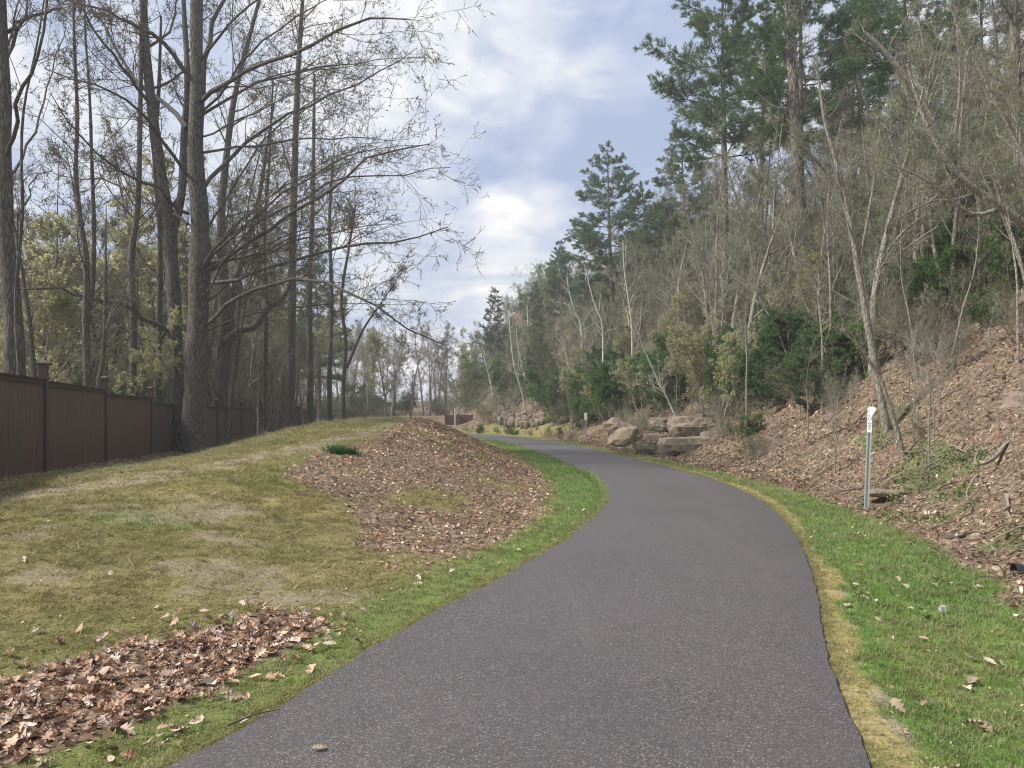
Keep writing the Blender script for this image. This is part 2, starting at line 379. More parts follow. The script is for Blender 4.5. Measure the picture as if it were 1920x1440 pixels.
def f_ground(t,b):
    tc=t.a('ShaderNodeTexCoord').outputs['Object']
    a=t.a('ShaderNodeSeparateColor',{0:t.a('ShaderNodeAttribute',attribute_name='ma').outputs['Color']})
    c2=t.a('ShaderNodeSeparateColor',{0:t.a('ShaderNodeAttribute',attribute_name='mb').outputs['Color']})
    nf=t.noise(tc,38,5,.7); nm=t.noise(tc,6,5,.65); nl=t.noise(tc,1.1,4,.6)
    st=t.noise(t.a('ShaderNodeMapping',{'Vector':tc,'Scale':(30,90,30),'Rotation':(0,0,.5)}).outputs[0],1.6,3,.6)
    base=t.mix(t.sst(nm,.35,.65),(.125,.108,.045),(.22,.19,.085)); base=t.mix(t.sst(nf,.4,.7,0,.7),base,(.30,.26,.14))
    base=t.mix(t.sst(nl,.45,.62,0,.6),base,(.15,.155,.045))
    base=t.mix(t.sst(st,.52,.7,0,.5),base,(.33,.29,.17))
    lush=t.mix(t.sst(nf,.35,.65),(.055,.115,.022),(.12,.225,.045))
    yel=t.mix(t.sst(nf,.35,.65),(.21,.17,.07),(.37,.31,.14))
    dirt=t.mix(t.sst(nf,.35,.7),(.19,.155,.11),(.37,.315,.235)); dirt=t.mix(t.sst(nm,.5,.7,0,.5),dirt,(.12,.10,.075))
    vor=t.a('ShaderNodeTexVoronoi',{'Vector':tc,'Scale':17,'Randomness':1}); vr=t.a('ShaderNodeSeparateColor',{0:vor.outputs['Color']}).outputs[0]
    edge=t.a('ShaderNodeTexVoronoi',{'Vector':tc,'Scale':17},feature='DISTANCE_TO_EDGE').outputs[0]
    lit=t.ramp(vr,[(0,(.09,.06,.042)),(.35,(.21,.145,.10)),(.65,(.33,.235,.17)),(.9,(.43,.33,.25)),(1,(.56,.46,.37))])
    lit=t.mix(.45,lit,(.125,.098,.062)); lit=t.mix(t.sst(edge,.0,.12,.75,0),lit,(.035,.024,.017)); lit=t.mix(t.sst(nm,.5,.72,0,.5),lit,(.11,.078,.055))
    ivy=t.mix(t.sst(nf,.4,.6),(.035,.07,.018),(.09,.15,.04))
    def jit(m,lo=.35,hi=.65): # masks broken up by noise
        return t.sst(t.m('ADD',m,t.m('MULTIPLY',t.m('SUBTRACT',nf,.5),.7)),lo,hi)
    c=t.mix(t.m('MULTIPLY',a.outputs[1],1.),base,lush)
    c=t.mix(jit(c2.outputs[0],.3,.85),c,dirt); c=t.mix(t.m('MULTIPLY',jit(a.outputs[2],.3,.8),.85),c,yel)
    c=t.mix(jit(a.outputs[0]),c,lit); c=t.mix(t.m('MULTIPLY',jit(c2.outputs[1]),.5),c,ivy)
    setc(t,b,c)
    hh=t.m('ADD',t.m('MULTIPLY',nf,.5),t.m('MULTIPLY',nm,.6)); setbump(t,b,hh,.7,.04)
GROUND=mat('ground_turf',f_ground,1.0,.05)
g_me=mesh_from('ground',np.c_[fx,fy,Z],[Q],[GROUND],attrs={'ma':('FLOAT_COLOR',MA),'mb':('FLOAT_COLOR',MB)})
link('ground',g_me,kind='structure')
# ---- tarmac path
def f_asph(t,b):
    tc=t.a('ShaderNodeTexCoord').outputs['Object']
    v=t.a('ShaderNodeTexVoronoi',{'Vector':tc,'Scale':150}); vr=t.a('ShaderNodeSeparateColor',{0:v.outputs['Color']}).outputs[0]
    v2=t.a('ShaderNodeTexVoronoi',{'Vector':tc,'Scale':75}); vr2=t.a('ShaderNodeSeparateColor',{0:v2.outputs['Color']})
    n=t.noise(tc,.9,5,.6); n2=t.noise(tc,160,2,.6); nb=t.noise(tc,3.3,4,.6)
    c=t.ramp(vr,[(0,(.034,.030,.030)),(.35,(.055,.0485,.047)),(.7,(.084,.074,.072)),(.93,(.15,.134,.129)),(1,(.33,.30,.29))])
    big=t.noise(tc,.35,4,.65); c=t.mix(t.sst(big,.42,.62,0,.35),c,(.055,.052,.053)); c=t.mix(t.sst(t.noise(t.a('ShaderNodeMapping',{'Vector':tc,'Scale':(1.3,.12,1),'Rotation':(0,0,-.2)}).outputs[0],1.4,4,.6),.52,.7,0,.35),c,(.12,.108,.104))
    st=t.m('MULTIPLY',t.sst(vr2.outputs[0],.90,.97),t.sst(v2.outputs['Distance'],.35,.12)); c=t.mix(st,c,(.46,.43,.42))
    c=t.mix(t.sst(n,.35,.7,0,.35),c,(.095,.082,.082)); c=t.mix(t.m('MULTIPLY',t.sst(nb,.55,.75),.25),c,(.12,.092,.097))
    e=t.a('ShaderNodeAttribute',attribute_name='edge').outputs['Fac']
    c=t.mix(t.m('MULTIPLY',e,.15),c,(.035,.033,.035))
    setc(t,b,c); setbump(t,b,t.m('ADD',v.outputs['Distance'],t.m('MULTIPLY',n2,.4)),.55,.006)
ASPH=mat('worn_asphalt',f_asph,.55,.55)
sg=np.r_[0,np.cumsum(np.linalg.norm(np.diff(CLF,axis=0),axis=1))]
ic=np.argmin(np.hypot(CLF[:,0],CLF[:,1])); s0=sg[ic]
q=np.unique(np.r_[np.arange(0,s0-4,.6),np.arange(s0-4,s0+22,.07),np.arange(s0+22,s0+45,.2),np.arange(s0+45,sg[-1],.6)])
cx=np.interp(q,sg,CLF[:,0]); cy=np.interp(q,sg,CLF[:,1])
ker=np.ones(1); tx_=np.gradient(cx,q); ty_=np.gradient(cy,q)
for _ in range(30): tx_[1:-1]=(tx_[:-2]+tx_[1:-1]+tx_[2:])/3; ty_[1:-1]=(ty_[:-2]+ty_[1:-1]+ty_[2:])/3
nn=np.hypot(tx_,ty_); rx,ry=ty_/nn,-tx_/nn
cols=[]; zs=[]; ed=[]
offs=[-1.0,-.985,-.9,-.7,-.35,0,.35,.7,.9,.985,1.0]
wl=HW+(fbm(q,q*0,.9,101)-.5)*.12+(fbm(q,q*0,.16,103)-.5)*.045; wr=HW+(fbm(q,q*0,1.8,107)-.5)*.08+(fbm(q,q*0,.17,109)-.5)*.04
for o in offs:
    wd=np.where(o<0,wl,wr)*o*(1+.035*sstep(9,3,cy)); cols.append(np.c_[cx+rx*wd,cy+ry*wd]); zs.append(np.full(len(q),-.05 if abs(o)==1 else .010*(1-o*o)-.006)); ed.append(np.full(len(q),{1.0:1,.985:.9,.9:.45}.get(abs(o),0.)))
PV=np.stack([np.c_[c,z] for c,z in zip(cols,zs)],1).reshape(-1,3)
I=np.arange(len(q)*len(offs)).reshape(len(q),-1)
PQ=np.stack([I[:-1,:-1],I[:-1,1:],I[1:,1:],I[1:,:-1]],-1).reshape(-1,4)
edv=np.stack(ed,1).ravel()
link('path',mesh_from('path',PV,[PQ],[ASPH],smooth=False,attrs={'edge':('FLOAT',edv)}),kind='structure')

# ================================================================= scatter: one mesh carries prototypes and points, nodes put them together
def scatter_group():
    g=bpy.data.node_groups.new('scatter','GeometryNodeTree')
    g.interface.new_socket('Geometry',in_out='INPUT',socket_type='NodeSocketGeometry'); g.interface.new_socket('Geometry',in_out='OUTPUT',socket_type='NodeSocketGeometry')
    N=g.nodes; L=g.links; a=N.new('NodeGroupInput'); o=N.new('NodeGroupOutput')
    def attr(nm,ty):
        n=N.new('GeometryNodeInputNamedAttribute'); n.data_type=ty; n.inputs[0].default_value=nm; return n.outputs[0]
    pid=attr('pid','INT')
    c=N.new('FunctionNodeCompare'); c.data_type='INT'; c.operation='LESS_THAN'; L.new(pid,c.inputs[2]); c.inputs[3].default_value=0
    s=N.new('GeometryNodeSeparateGeometry'); s.domain='POINT'; L.new(a.outputs[0],s.inputs[0]); L.new(c.outputs[0],s.inputs[1])
    sp=N.new('GeometryNodeSplitToInstances'); sp.domain='POINT'; L.new(s.outputs[1],sp.inputs[0]); L.new(pid,sp.inputs['Group ID'])
    mp=N.new('GeometryNodeMeshToPoints'); L.new(s.outputs[0],mp.inputs[0])
    ip=N.new('GeometryNodeInstanceOnPoints'); L.new(mp.outputs[0],ip.inputs['Points']); L.new(sp.outputs[0],ip.inputs['Instance'])
    ip.inputs['Pick Instance'].default_value=True; L.new(attr('pick','INT'),ip.inputs['Instance Index'])
    e=N.new('FunctionNodeEulerToRotation'); L.new(attr('rot','FLOAT_VECTOR'),e.inputs[0]); L.new(e.outputs[0],ip.inputs['Rotation'])
    L.new(attr('scl','FLOAT_VECTOR'),ip.inputs['Scale'])
    L.new(ip.outputs[0],o.inputs[0]); return g
SG=scatter_group()
def scatter(name,protos,mt,P,rot,scl,colr,label=None,parent=None,**props):
    """protos: list of Geo; P (n,3); rot (n,3) euler; scl (n,) or (n,3); colr (n,3)"""
    V=[];polys=[];pid=[];n=0
    for k,gp in enumerate(protos):
        Vp=np.concatenate(gp.V); V.append(Vp); pid.append(np.full(len(Vp),k))
        polys+= [p+n for p in gp.P]; n+=len(Vp)
    m=len(P); scl=np.asarray(scl,float); 
    if scl.ndim==1: scl=np.repeat(scl[:,None],3,1)
    pad3=np.zeros((n,3))
    me=mesh_from(name,np.vstack(V+[P]),polys,[mt],smooth=False,attrs={'pid':('INT',np.r_[np.concatenate(pid),np.full(m,-1)]),
      'pick':('INT',np.r_[np.zeros(n),rng.integers(0,len(protos),m)]),'rot':('FLOAT_VECTOR',np.vstack([pad3,rot])),'scl':('FLOAT_VECTOR',np.vstack([pad3,scl])),
      'tint':('FLOAT_COLOR',np.c_[np.vstack([pad3,colr]),np.ones(n+m)])})
    o=link(name,me,parent,kind='stuff',**props)
    if label: o['label']=label
    md=o.modifiers.new('scatter','NODES'); md.node_group=SG
    return o
def m_tint(vary,trans=.3):
    def f(t,b):
        c=t.a('ShaderNodeAttribute',attribute_name='tint',attribute_type='INSTANCER').outputs['Color']
        r=t.a('ShaderNodeNewGeometry').outputs['Random Per Island']
        hs=t.a('ShaderNodeHueSaturation',{'Color':c,'Value':t.a('ShaderNodeMapRange',{0:r,3:1-vary,4:1+vary}).outputs[0]}).outputs[0]
        setc(t,b,hs)
        if trans:
            tr=t.a('ShaderNodeBsdfTranslucent',{'Color':hs}); mx=t.a('ShaderNodeMixShader',{0:trans,1:b.outputs[0],2:tr.outputs[0]}); t.l.new(mx.outputs[0],t.n['Material Output'].inputs[0])
    return f
GRASS=mat('grass_blade',m_tint(.35,.3),.7,.25); LITTER=mat('dry_leaf',m_tint(.25,.12),.75,.25)
def leaf_geo(rg,kind='oak',full=True):
    """a dry curled leaf, unit length, lobed outline round a midrib, bent and twisted"""
    g=Geo()
    if kind=='oak': xs=[0,.14,.24,.34,.44,.55,.66,.77,.87,1.0]; ws=[.015,.07,.20,.10,.30,.13,.34,.15,.20,.0]
    elif kind=='maple': xs=[0,.08,.2,.33,.42,.55,.68,.8,.88,1.0]; ws=[.02,.05,.30,.17,.46,.20,.33,.12,.13,0]
    else: xs=[0,.2,.5,.8,1.0]; ws=[.02,.17,.24,.13,0]
    cu=rg.uniform(-1.4,1.7); roll=rg.uniform(-.2,1.7); tw=rg.uniform(-.9,.9); V=[]
    for x,wd in zip(xs,ws):
        z0=cu*.25*(x-.5)**2+rg.normal(0,.012); a=tw*(x-.5)
        for sgn,f_ in ((-1,1),(0,0),(1,1)):
            y=sgn*wd*(1+.1*rg.normal())*math.cos(min(1.2,roll*wd*2)); zz=abs(sgn)*wd*math.sin(roll*wd*2)+rg.normal(0,.015)*abs(sgn)
            V.append((x-.5,y*math.cos(a)-zz*math.sin(a)*1,z0+zz*math.cos(a)+y*math.sin(a)))
    n=len(xs); F4=[]
    for i in range(n-1):
        a=i*3; F4+=[(a,a+1,a+4,a+3),(a+1,a+2,a+5,a+4)]
    g.add(V,F4); return g
def rr(n,lo,hi): return rng.uniform(lo,hi,n)
def litter_cols(n,rg=rng,warm=1.0):
    pal=np.array([(.11,.072,.045),(.19,.13,.085),(.27,.19,.13),(.34,.245,.175),(.41,.31,.225),(.49,.385,.29),(.62,.52,.42),(.28,.165,.105)])
    c=pal[rg.choice(8,n,p=[.10,.16,.20,.20,.14,.10,.05,.05])]; return c*rg.uniform(.85,1.15,(n,1))
def slope_rot(X,Y,tilt,n):
    e=.15; hx=(H(X+e,Y)-H(X-e,Y))/(2*e); hy=(H(X,Y+e)-H(X,Y-e))/(2*e)
    # tilt axis approximations: rotate about Y by -atan(hx), about X by atan(hy); random yaw folded into a small-angle jitter
    yaw=rr(n,0,6.283)
    ax=np.arctan(hy); ay=-np.arctan(hx)
    cy_,sy_=np.cos(yaw),np.sin(yaw)
    # local tilt seen in the yawed frame
    rx_=ax*cy_+ay*sy_
    ry_=-ax*sy_+ay*cy_
    return np.c_[rx_+rng.normal(0,tilt,n),ry_+rng.normal(0,tilt,n),yaw]
def sample(n,x0,x1,y0,y1): return rr(n,x0,x1),rr(n,y0,y1)
# ---- grass: short thatchy lawn, lush verge, straw fringe
def tuft_geo(rg,n,rad,h,lean,wd):
    g=Geo()
    r=rad*np.sqrt(rg.uniform(0,1,n)); a=rg.uniform(0,6.283,n); p=np.c_[r*np.cos(a),r*np.sin(a),np.full(n,-.004)]
    hh=h*rg.uniform(.5,1.25,n); d=rg.normal(0,lean,(n,2)); b=rg.uniform(0,6.283,n); s=np.c_[np.cos(b),np.sin(b),0*b]*wd*.5
    mid=p+np.c_[d*hh[:,None]*.4,hh*.6]; tip=p+np.c_[d*hh[:,None]*1.25,hh*rg.uniform(.7,1,n)]
    V=np.stack([p-s,p+s,mid+s*.8,mid-s*.8,tip],1).reshape(-1,3); i=np.arange(n)[:,None]*5
    g.add(V,np.hstack([i,i+1,i+2,i+3]),np.hstack([i+3,i+2,i+4])); return g
rg=np.random.default_rng(5)
lush_p=[tuft_geo(rg,16,.05,.045,.55,.0042) for _ in range(5)]
that_p=[tuft_geo(rg,16,.07,.03,1.6,.005) for _ in range(5)]
def view_samples(n,d0,d1,pw):
    u=rr(n,0,1)
    D=(d0**(pw)+(d1**(pw)-d0**(pw))*u)**(1/pw)
    return rr(n,-.86,.86)*D+rr(n,-.6,.6),D
X,Y=view_samples(100000,2.3,48,.62)
ei=rng.integers(0,len(q),16000); ei=ei[(cy[ei]>2.2)&(cy[ei]<22)]; sd=np.where(rr(len(ei),0,1)<.5,-1,1); wo=np.where(sd<0,wl[ei],wr[ei])*(1+.035*sstep(9,3,cy[ei]))+rng.normal(.015,.03,len(ei)); X=np.r_[X,cx[ei]+rx[ei]*wo*sd+rr(len(ei),-.02,.02)]; Y=np.r_[Y,cy[ei]+ry[ei]*wo*sd+rr(len(ei),-.03,.03)]
s=sdist(X,Y); k=(np.abs(s)>HW-.02-.09*(rr(len(X),0,1)<.3)*vn(X,Y,.3,207))&(s-HW<3.0)&(-s<13); X,Y,s=X[k],Y[k],s[k]
m=masks(X,Y,s); keep=rng.uniform(0,1,len(X))>np.clip(m['litter']*1.15+m['dirt']*.85,0,1)*.97
X,Y,s=X[keep],Y[keep],s[keep]; m={a:b[keep] for a,b in m.items()}
n=len(X); Zg=H(X,Y,s)
lushf=np.clip(m['lush']*1.1+rng.normal(0,.12,n),0,1)[:,None]; yf=np.clip(m['yel']+rng.normal(0,.12,n),0,1)[:,None]
stw=(rng.uniform(0,1,(n,1))<.30); c0=np.where(stw,np.array([.37,.32,.18]),np.array([.19,.165,.065]))*(.7+.7*fbm(X,Y,.5,201)[:,None]); c0=c0*(1-.5*sstep(.45,.65,fbm(X,Y,1.6,203))[:,None])+np.array([.15,.17,.045])*.5*sstep(.45,.65,fbm(X,Y,1.6,203))[:,None]
c1=np.array([.145,.21,.066])*(.65+.75*fbm(X,Y,.6,205)[:,None]); c2=np.array([.31,.255,.12])*rr(n,.55,1.25)[:,None]
br=(rng.uniform(0,1,(n,1))<.2)&(lushf>.3)
cc=c0*(1-lushf)+c1*lushf; cc=cc*(1-yf*.9)+c2*yf*.9; cc=np.where(br,cc*.4+np.array([.34,.30,.18])*.6,cc)
df=np.clip(np.hypot(X,Y)/6,1,4)**.75
isl=lushf[:,0]>.36
rot=np.c_[rng.normal(0,.12,(n,2)),rr(n,0,6.283)]
def pick(idx,P,nm,lab,tall):
    sc_=df[idx]*rr(idx.sum(),.7,1.3)*tall[idx]; scl=np.c_[sc_,sc_,sc_*np.where(Y[idx]>14,.7,1)]
    scatter(nm,P,GRASS,np.c_[X,Y,Zg-.004][idx],rot[idx],scl,cc[idx],lab,category='grass')
pick(isl,lush_p,'verge_grass','short green grass growing along both edges of the path',np.where(yf[:,0]>.5,.6,1.0)*np.where(s>0,1.,.85))
pick(~isl,that_p,'lawn_grass','worn olive and straw coloured grass covering the bank beside the fence',np.ones(n))
# ---- fallen leaves: a dense drift in the foreground hollow, litter on the bank's flank and under the wood
rg=np.random.default_rng(8)
LP=[leaf_geo(rg,'oak') for _ in range(7)]+[leaf_geo(rg,'maple') for _ in range(4)]+[leaf_geo(rg,'beech') for _ in range(2)]
LS=[leaf_geo(rg,'beech') for _ in range(6)]+[leaf_geo(rg,'maple') for _ in range(3)]
def lit_scatter(nm,lab,n,gen,size,key,zj=.02,tilt=.5,protos=LS,tintmul=None,parent=None,thr=.9,dcap=1.6,**pr):
    X,Y=gen(n); s=sdist(X,Y); m=masks(X,Y,s); v=m[key] if isinstance(key,str) else key(m)
    k=rng.uniform(0,1,n)<v*thr; X,Y,s=X[k],Y[k],s[k]; n=len(X)
    P=np.c_[X,Y,H(X,Y,s)+rr(n,.0,zj)+.004]
    df=np.clip(np.hypot(X,Y)/16,1,dcap)
    c=litter_cols(n)*(.45+1.1*fbm(X,Y,.8,211)[:,None])
    if tintmul is not None: c=c*tintmul
    scatter(nm,protos,LITTER,P,slope_rot(X,Y,tilt,n),rr(n,size[0],size[1])*df,c,lab,parent,**pr)
    return n
a1=lit_scatter('leaf_litter','brown fallen leaves covering the hollow flank of the grassy bank',34000,lambda n:(lambda D:(rr(n,-3.9,1.4)+np.where(D>22,-(D-22)*.09,0),D))((6.8**.6+(52**.6-6.8**.6)*rr(n,0,1))**(1/.6)),(.035,.085),'lit',tintmul=np.array([1.2,1.12,1.08]),category='leaf litter')
def gR(n):
    D=(4.**.7+(48**.7-4.**.7)*rr(n,0,1))**(1/.7); e=np.interp(D,[3.4,6.5,10,13,20,30,40,50],[1.7,2.7,3.8,4.5,4.9,4.4,3.5,2.2]); return e+.3+14*rr(n,0,1)**1.25,D
a2=lit_scatter('leaf_litter','brown fallen leaves under the trees on the steep wooded bank',60000,gR,(.035,.10),'rl',zj=.03,tilt=.6,tintmul=np.array([.84,.82,.80]),category='leaf litter')
a3=lit_scatter('leaf_litter','dry leaves gathered along the foot of the brown fence',7000,lambda n:(lambda Y:(np.interp(Y,FENCE[:,1],FENCE[:,0])+rr(n,-.1,1.2),Y))(rr(n,9,34)),(.05,.085),'fb',category='leaf litter')
a4=lit_scatter('leaf_crumbs','small crumbs of leaf and straw strewn over the lawn and verges',15000,lambda n:(lambda D:(rr(n,-.8,.8)*D,D))((2.6**.7+(24**.7-2.6**.7)*rr(n,0,1))**(1/.7)),(.012,.035),lambda m: (1-m['litter'])*((m['uL']>.1)|(m['uR']>.1))*.9,zj=.015,tilt=.4,tintmul=np.array([1.15,1.12,1.0]),category='leaf litter')
SP=[]
for i in range(6):
    g=Geo(); L_=rg.uniform(.25,.9); p=np.cumsum(np.vstack([[(-L_/2,0,0)],rg.normal(0,.02,(6,3))+np.array([L_/6,0,0])]),0); r=np.linspace(.008,.003,7)*rg.uniform(.7,1.5); addtubes(g,p[None],r[None],4)
    for q in range(3):
        a=p[rg.integers(1,6)]; b_=a+np.array([rg.uniform(.05,.2),rg.uniform(-.15,.15),rg.uniform(-.02,.08)]); addtubes(g,np.stack([a,(a+b_)/2+rg.normal(0,.01,3),b_])[None],np.array([[.004,.003,.002]]),3)
    SP.append(g)
X,Y=gR(1300); s=sdist(X,Y); k=(s-HW>1.8)&(Y<34); X,Y,s=X[k],Y[k],s[k]; n=len(X)
scatter('fallen_twigs',SP,LITTER,np.c_[X,Y,H(X,Y,s)+rr(n,.01,.06)],slope_rot(X,Y,.18,n),rr(n,.7,1.8),np.array([.17,.14,.11])*rr(n,.4,1.9)[:,None],'dead sticks strewn over the leaves of the wooded bank',category='fallen twigs')
a5=lit_scatter('path_grit','tiny leaf fragments and grit blown over the tarmac path',1500,lambda n:(lambda D:(rr(n,-.6,.6)*D,D))((2.6**.7+(30**.7-2.6**.7)*rr(n,0,1))**(1/.7)),(.008,.026),lambda m: np.clip(.12+.9*sstep(-.35,-.02,np.maximum(m['uL'],m['uR'])),0,1)*(np.maximum(m['uL'],m['uR'])<.02),zj=.004,tilt=.15,category='leaf litter')
# leaf drift: nearest leaves are pieces of their own
pile=thing('leaf_pile','thick drift of curled pinkish brown oak leaves at the tarmac edge','leaf pile',(-2.2,4.5,0.0))
OAKLEAF=mat('dry_oak_leaf',lambda t,b: setc(t,b,t.ramp(rnd(t),[(0,(.10,.06,.045)),(.15,(.24,.165,.13)),(.4,(.38,.28,.235)),(.7,(.50,.39,.33)),(.9,(.62,.51,.445)),(1,(.74,.64,.56))])),.62,.35)
leafm=[g.mesh('leaf',OAKLEAF,False) for g in LP]
n=8200; X,Y=rr(n,-4.6,-1.2),rr(n,2.9,6.2); s=sdist(X,Y); m=masks(X,Y,s); pz=np.maximum(m['pile']**1.5,.10*sstep(-.55,-.05,pdist(PILE,X,Y))*((-s-HW)>.12)); k=rng.uniform(0,1,n)<pz; X,Y,s=X[k],Y[k],s[k]
vis=(np.abs(X)<.70*Y+.1); o_=np.argsort(np.where(vis,np.hypot(X,Y),99)); hero=np.zeros(len(X),bool); cand=o_[:1900]; hero[rng.choice(cand,255,replace=False)]=True
zb=H(X,Y,s); R_=slope_rot(X,Y,.5,len(X)); sz=rr(len(X),.05,.105)
for i in np.where(hero)[0]:
    o=link('leaf',leafm[rng.integers(0,len(leafm))],pile,(X[i]+2.2,Y[i]-4.5,zb[i]+rng.uniform(.03,.065))); o.rotation_euler=R_[i]; o.scale=(sz[i]*1.05,)*3
i=~hero; P=np.c_[X,Y,zb+rr(len(X),.0,.045)+.012][i]-np.array([-2.2,4.5,0])
scatter('leaf',LP,LITTER,P,R_[i],sz[i],litter_cols(i.sum())*np.array([1.3,1.2,1.2]),None,pile)
# thin scatter on the turf
def loose(n,region,sz=(.06,.11)):
    out=[]; X,Y=region(n*6); s=sdist(X,Y); m=masks(X,Y,s); k=(np.abs(s)>HW+.06)&(m['litter']<.4); return X[k][:n],Y[k][:n]
PALE=mat("pale_dry_leaf",lambda t,b: setc(t,b,t.ramp(rnd(t),[(0,(.22,.16,.11)),(.4,(.34,.27,.19)),(.8,(.45,.37,.28)),(1,(.56,.49,.39))])),.65,.3); leafp=[g.mesh("fallen_leaf",PALE,False) for g in LP]
def put_leaves(n,region,lab,grp,sz):
    X,Y=loose(n,region); Z=H(X,Y); R_=slope_rot(X,Y,.3,len(X))
    for i in range(len(X)):
        o=link('fallen_leaf',leafp[rng.integers(0,len(leafp))],None,(X[i],Y[i],Z[i]+.03),label=lab,category='leaf',group=grp); o.rotation_euler=R_[i]; a=rng.uniform(*sz); o.scale=(a,a,a)
put_leaves(70,lambda n:(lambda Y:(np.interp(Y,[3,6,10,13,18],[1.7,2.7,3.8,4.5,4.9])+rr(n,.0,2.2),Y))(rr(n,3.2,11)**1.0),'pale dry leaf lying loose on the green verge below the wooded bank','pale leaves lying loose on the green verge below the wooded bank',(.055,.11))
put_leaves(60,lambda n:(lambda Y:(np.interp(Y,[3,6,10,13,18],[-1.6,-.7,.8,1.6,2.2])-rr(n,.05,1.1),Y))(rr(n,3.4,13)),'dry leaf lying on the grass strip between tarmac and grassy bank','dry leaves on the grass strip between tarmac and grassy bank',(.05,.10))
put_leaves(45,lambda n:(rr(n,-7,-2),rr(n,4.5,12)),'dry leaf lying alone on the olive lawn of the grassy bank','dry leaves lying alone on the olive lawn of the bank',(.05,.10))
o=link('fallen_leaf',leafp[1],None,(-.92,3.56,.02),label='curled tan leaf lying on the dark tarmac',category='leaf'); o.scale=(.075,)*3; o.rotation_euler=(.2,.1,.3)
g=Geo(); p,r,_=resample([(-1.45,3.82,.012),(-1.36,3.95,.016),(-1.25,4.03,.012)],[.005,.004,.002],8); addtubes(g,p[None],r[None],5); p,r,_=resample([(-1.36,3.95,.014),(-1.33,4.01,.02)],[.003,.001],4); addtubes(g,p[None],r[None],4)
link('twig',g.mesh('twig',TWIG_DARK),label='thin dark twig lying on the tarmac near its edge',category='twig')
# dandelion clock
dt=thing('dandelion','white dandelion seed head standing in the green verge','dandelion',(3.3,5.72,-.02))
g=Geo(); p,r,_=resample([(0,0,0),(.01,0,.06),(0,0,.13)],[.004,.004,.003],6); addtubes(g,p[None],r[None],5); link('stem',g.mesh('stem',LEAF_GREEN),dt)
g=Geo(); dd=norm(rng.normal(0,1,(260,3))); needles(g,np.repeat([[0,0,.135]],260,0),dd,4,np.full(1040,.032),.005,rng,.1)
WHITE=mat('white_fluff',lambda t,b: setc(t,b,(.75,.74,.7))); link('seed_head',g.mesh('seed_head',WHITE,False),dt)
# dark grass tuft on the bank, green ground cover on the wooded bank
gt=[tuft_geo(rg,60,.16,.26,.7,.012)]
k=14; P=np.c_[-3.3+rng.normal(0,.16,k),14.6+rng.normal(0,.1,k)]; g=Geo()
for a in P: 
    t_=tuft_geo(rg,34,.1,.20,.7,.010); g.add(np.concatenate(t_.V)+np.array([a[0]+3.3,a[1]-14.6,h1(a[0],a[1])-h1(-3.3,14.6)]),*t_.P)
link('grass_tuft',g.mesh('grass_tuft',mat('dark_tuft',m_leaf((.03,.09,.03),(.06,.15,.045),(.05,.12,.04))),False),loc=(-3.3,14.6,h1(-3.3,14.6)),label='dark green grass tuft on top of the bank beside the brown leaves',category='grass tuft')
def cover_geo(rg,n,rad,h,sz):
    g=Geo(); r=rad*np.sqrt(rg.uniform(0,1,n)); a=rg.uniform(0,6.283,n); cards(g,np.c_[r*np.cos(a),r*np.sin(a),rg.uniform(0,h,n)],sz,rg,.7); return g
cp=[cover_geo(rg,18,.15,.07,.04) for _ in range(4)]
n=5000; X,Y=rr(n,6,10.5),rr(n,8.5,18); s=sdist(X,Y); m=masks(X,Y,s); k=rng.uniform(0,1,n)<m['ivy']*.32; X,Y,s=X[k],Y[k],s[k]; n=len(X)
scatter('ground_cover',cp,GRASS,np.c_[X,Y,H(X,Y,s)],np.c_[rng.normal(0,.3,(n,2)),rr(n,0,6.28)],rr(n,.7,1.4),np.array([.14,.18,.065])*rr(n,.4,1.4)[:,None],'low green ground cover plants growing on the wooded bank behind the sign post',category='ground cover')
# ================================================================= brown fence
def m_fence(t,b):
    tc=t.a('ShaderNodeTexCoord').outputs['Object']
    v=t.a('ShaderNodeMapping',{'Vector':tc,'Scale':(7,7,.5)}).outputs[0]
    n=t.noise(v,2.2,5,.6); n2=t.noise(tc,.7,4,.6); n3=t.noise(tc,14,4,.6)
    c=t.mix(t.sst(n,.3,.7),(.095,.070,.062),(.145,.108,.094)); c=t.mix(t.m('MULTIPLY',t.sst(n2,.5,.66),.5),c,(.15,.075,.058)); c=t.mix(t.m('MULTIPLY',t.sst(rnd(t),.3,1),.5),c,(.16,.075,.055))
    c=t.mix(t.m('MULTIPLY',t.sst(n3,.58,.75),.35),c,(.055,.045,.04))
    z=t.a('ShaderNodeSeparateXYZ',{0:tc}).outputs[2]
    setc(t,b,c); setbump(t,b,n,.25,.01)
PANEL=mat('brown_panel',m_fence,.7,.3); POSTM=mat('brown_post',lambda t,b: setc(t,b,(.085,.06,.05)),.6,.3); RAILM=mat('dark_rail',lambda t,b: setc(t,b,(.045,.034,.03)),.6,.3)
fe=thing('fence','tall brown panel fence with capped posts running along the back of the grassy bank','fence',(FENCE[2][0],FENCE[2][1],h1(*FENCE[2])))
fo=np.array(fe.location)
PTOP=[2.34,2.30,2.27,2.17,1.98,1.97,1.94,1.92,1.9,1.9,1.9]
pst=Geo(); pst.box((0,0,.5),(.15,.15,1)); pm=pst.mesh('post',POSTM,False)
cg=Geo(); cg.box((0,0,.018),(.27,.27,.036)); cg.box((0,0,.062),(.21,.21,.05),taper=.35); cm=cg.mesh('cap',POSTM,False)
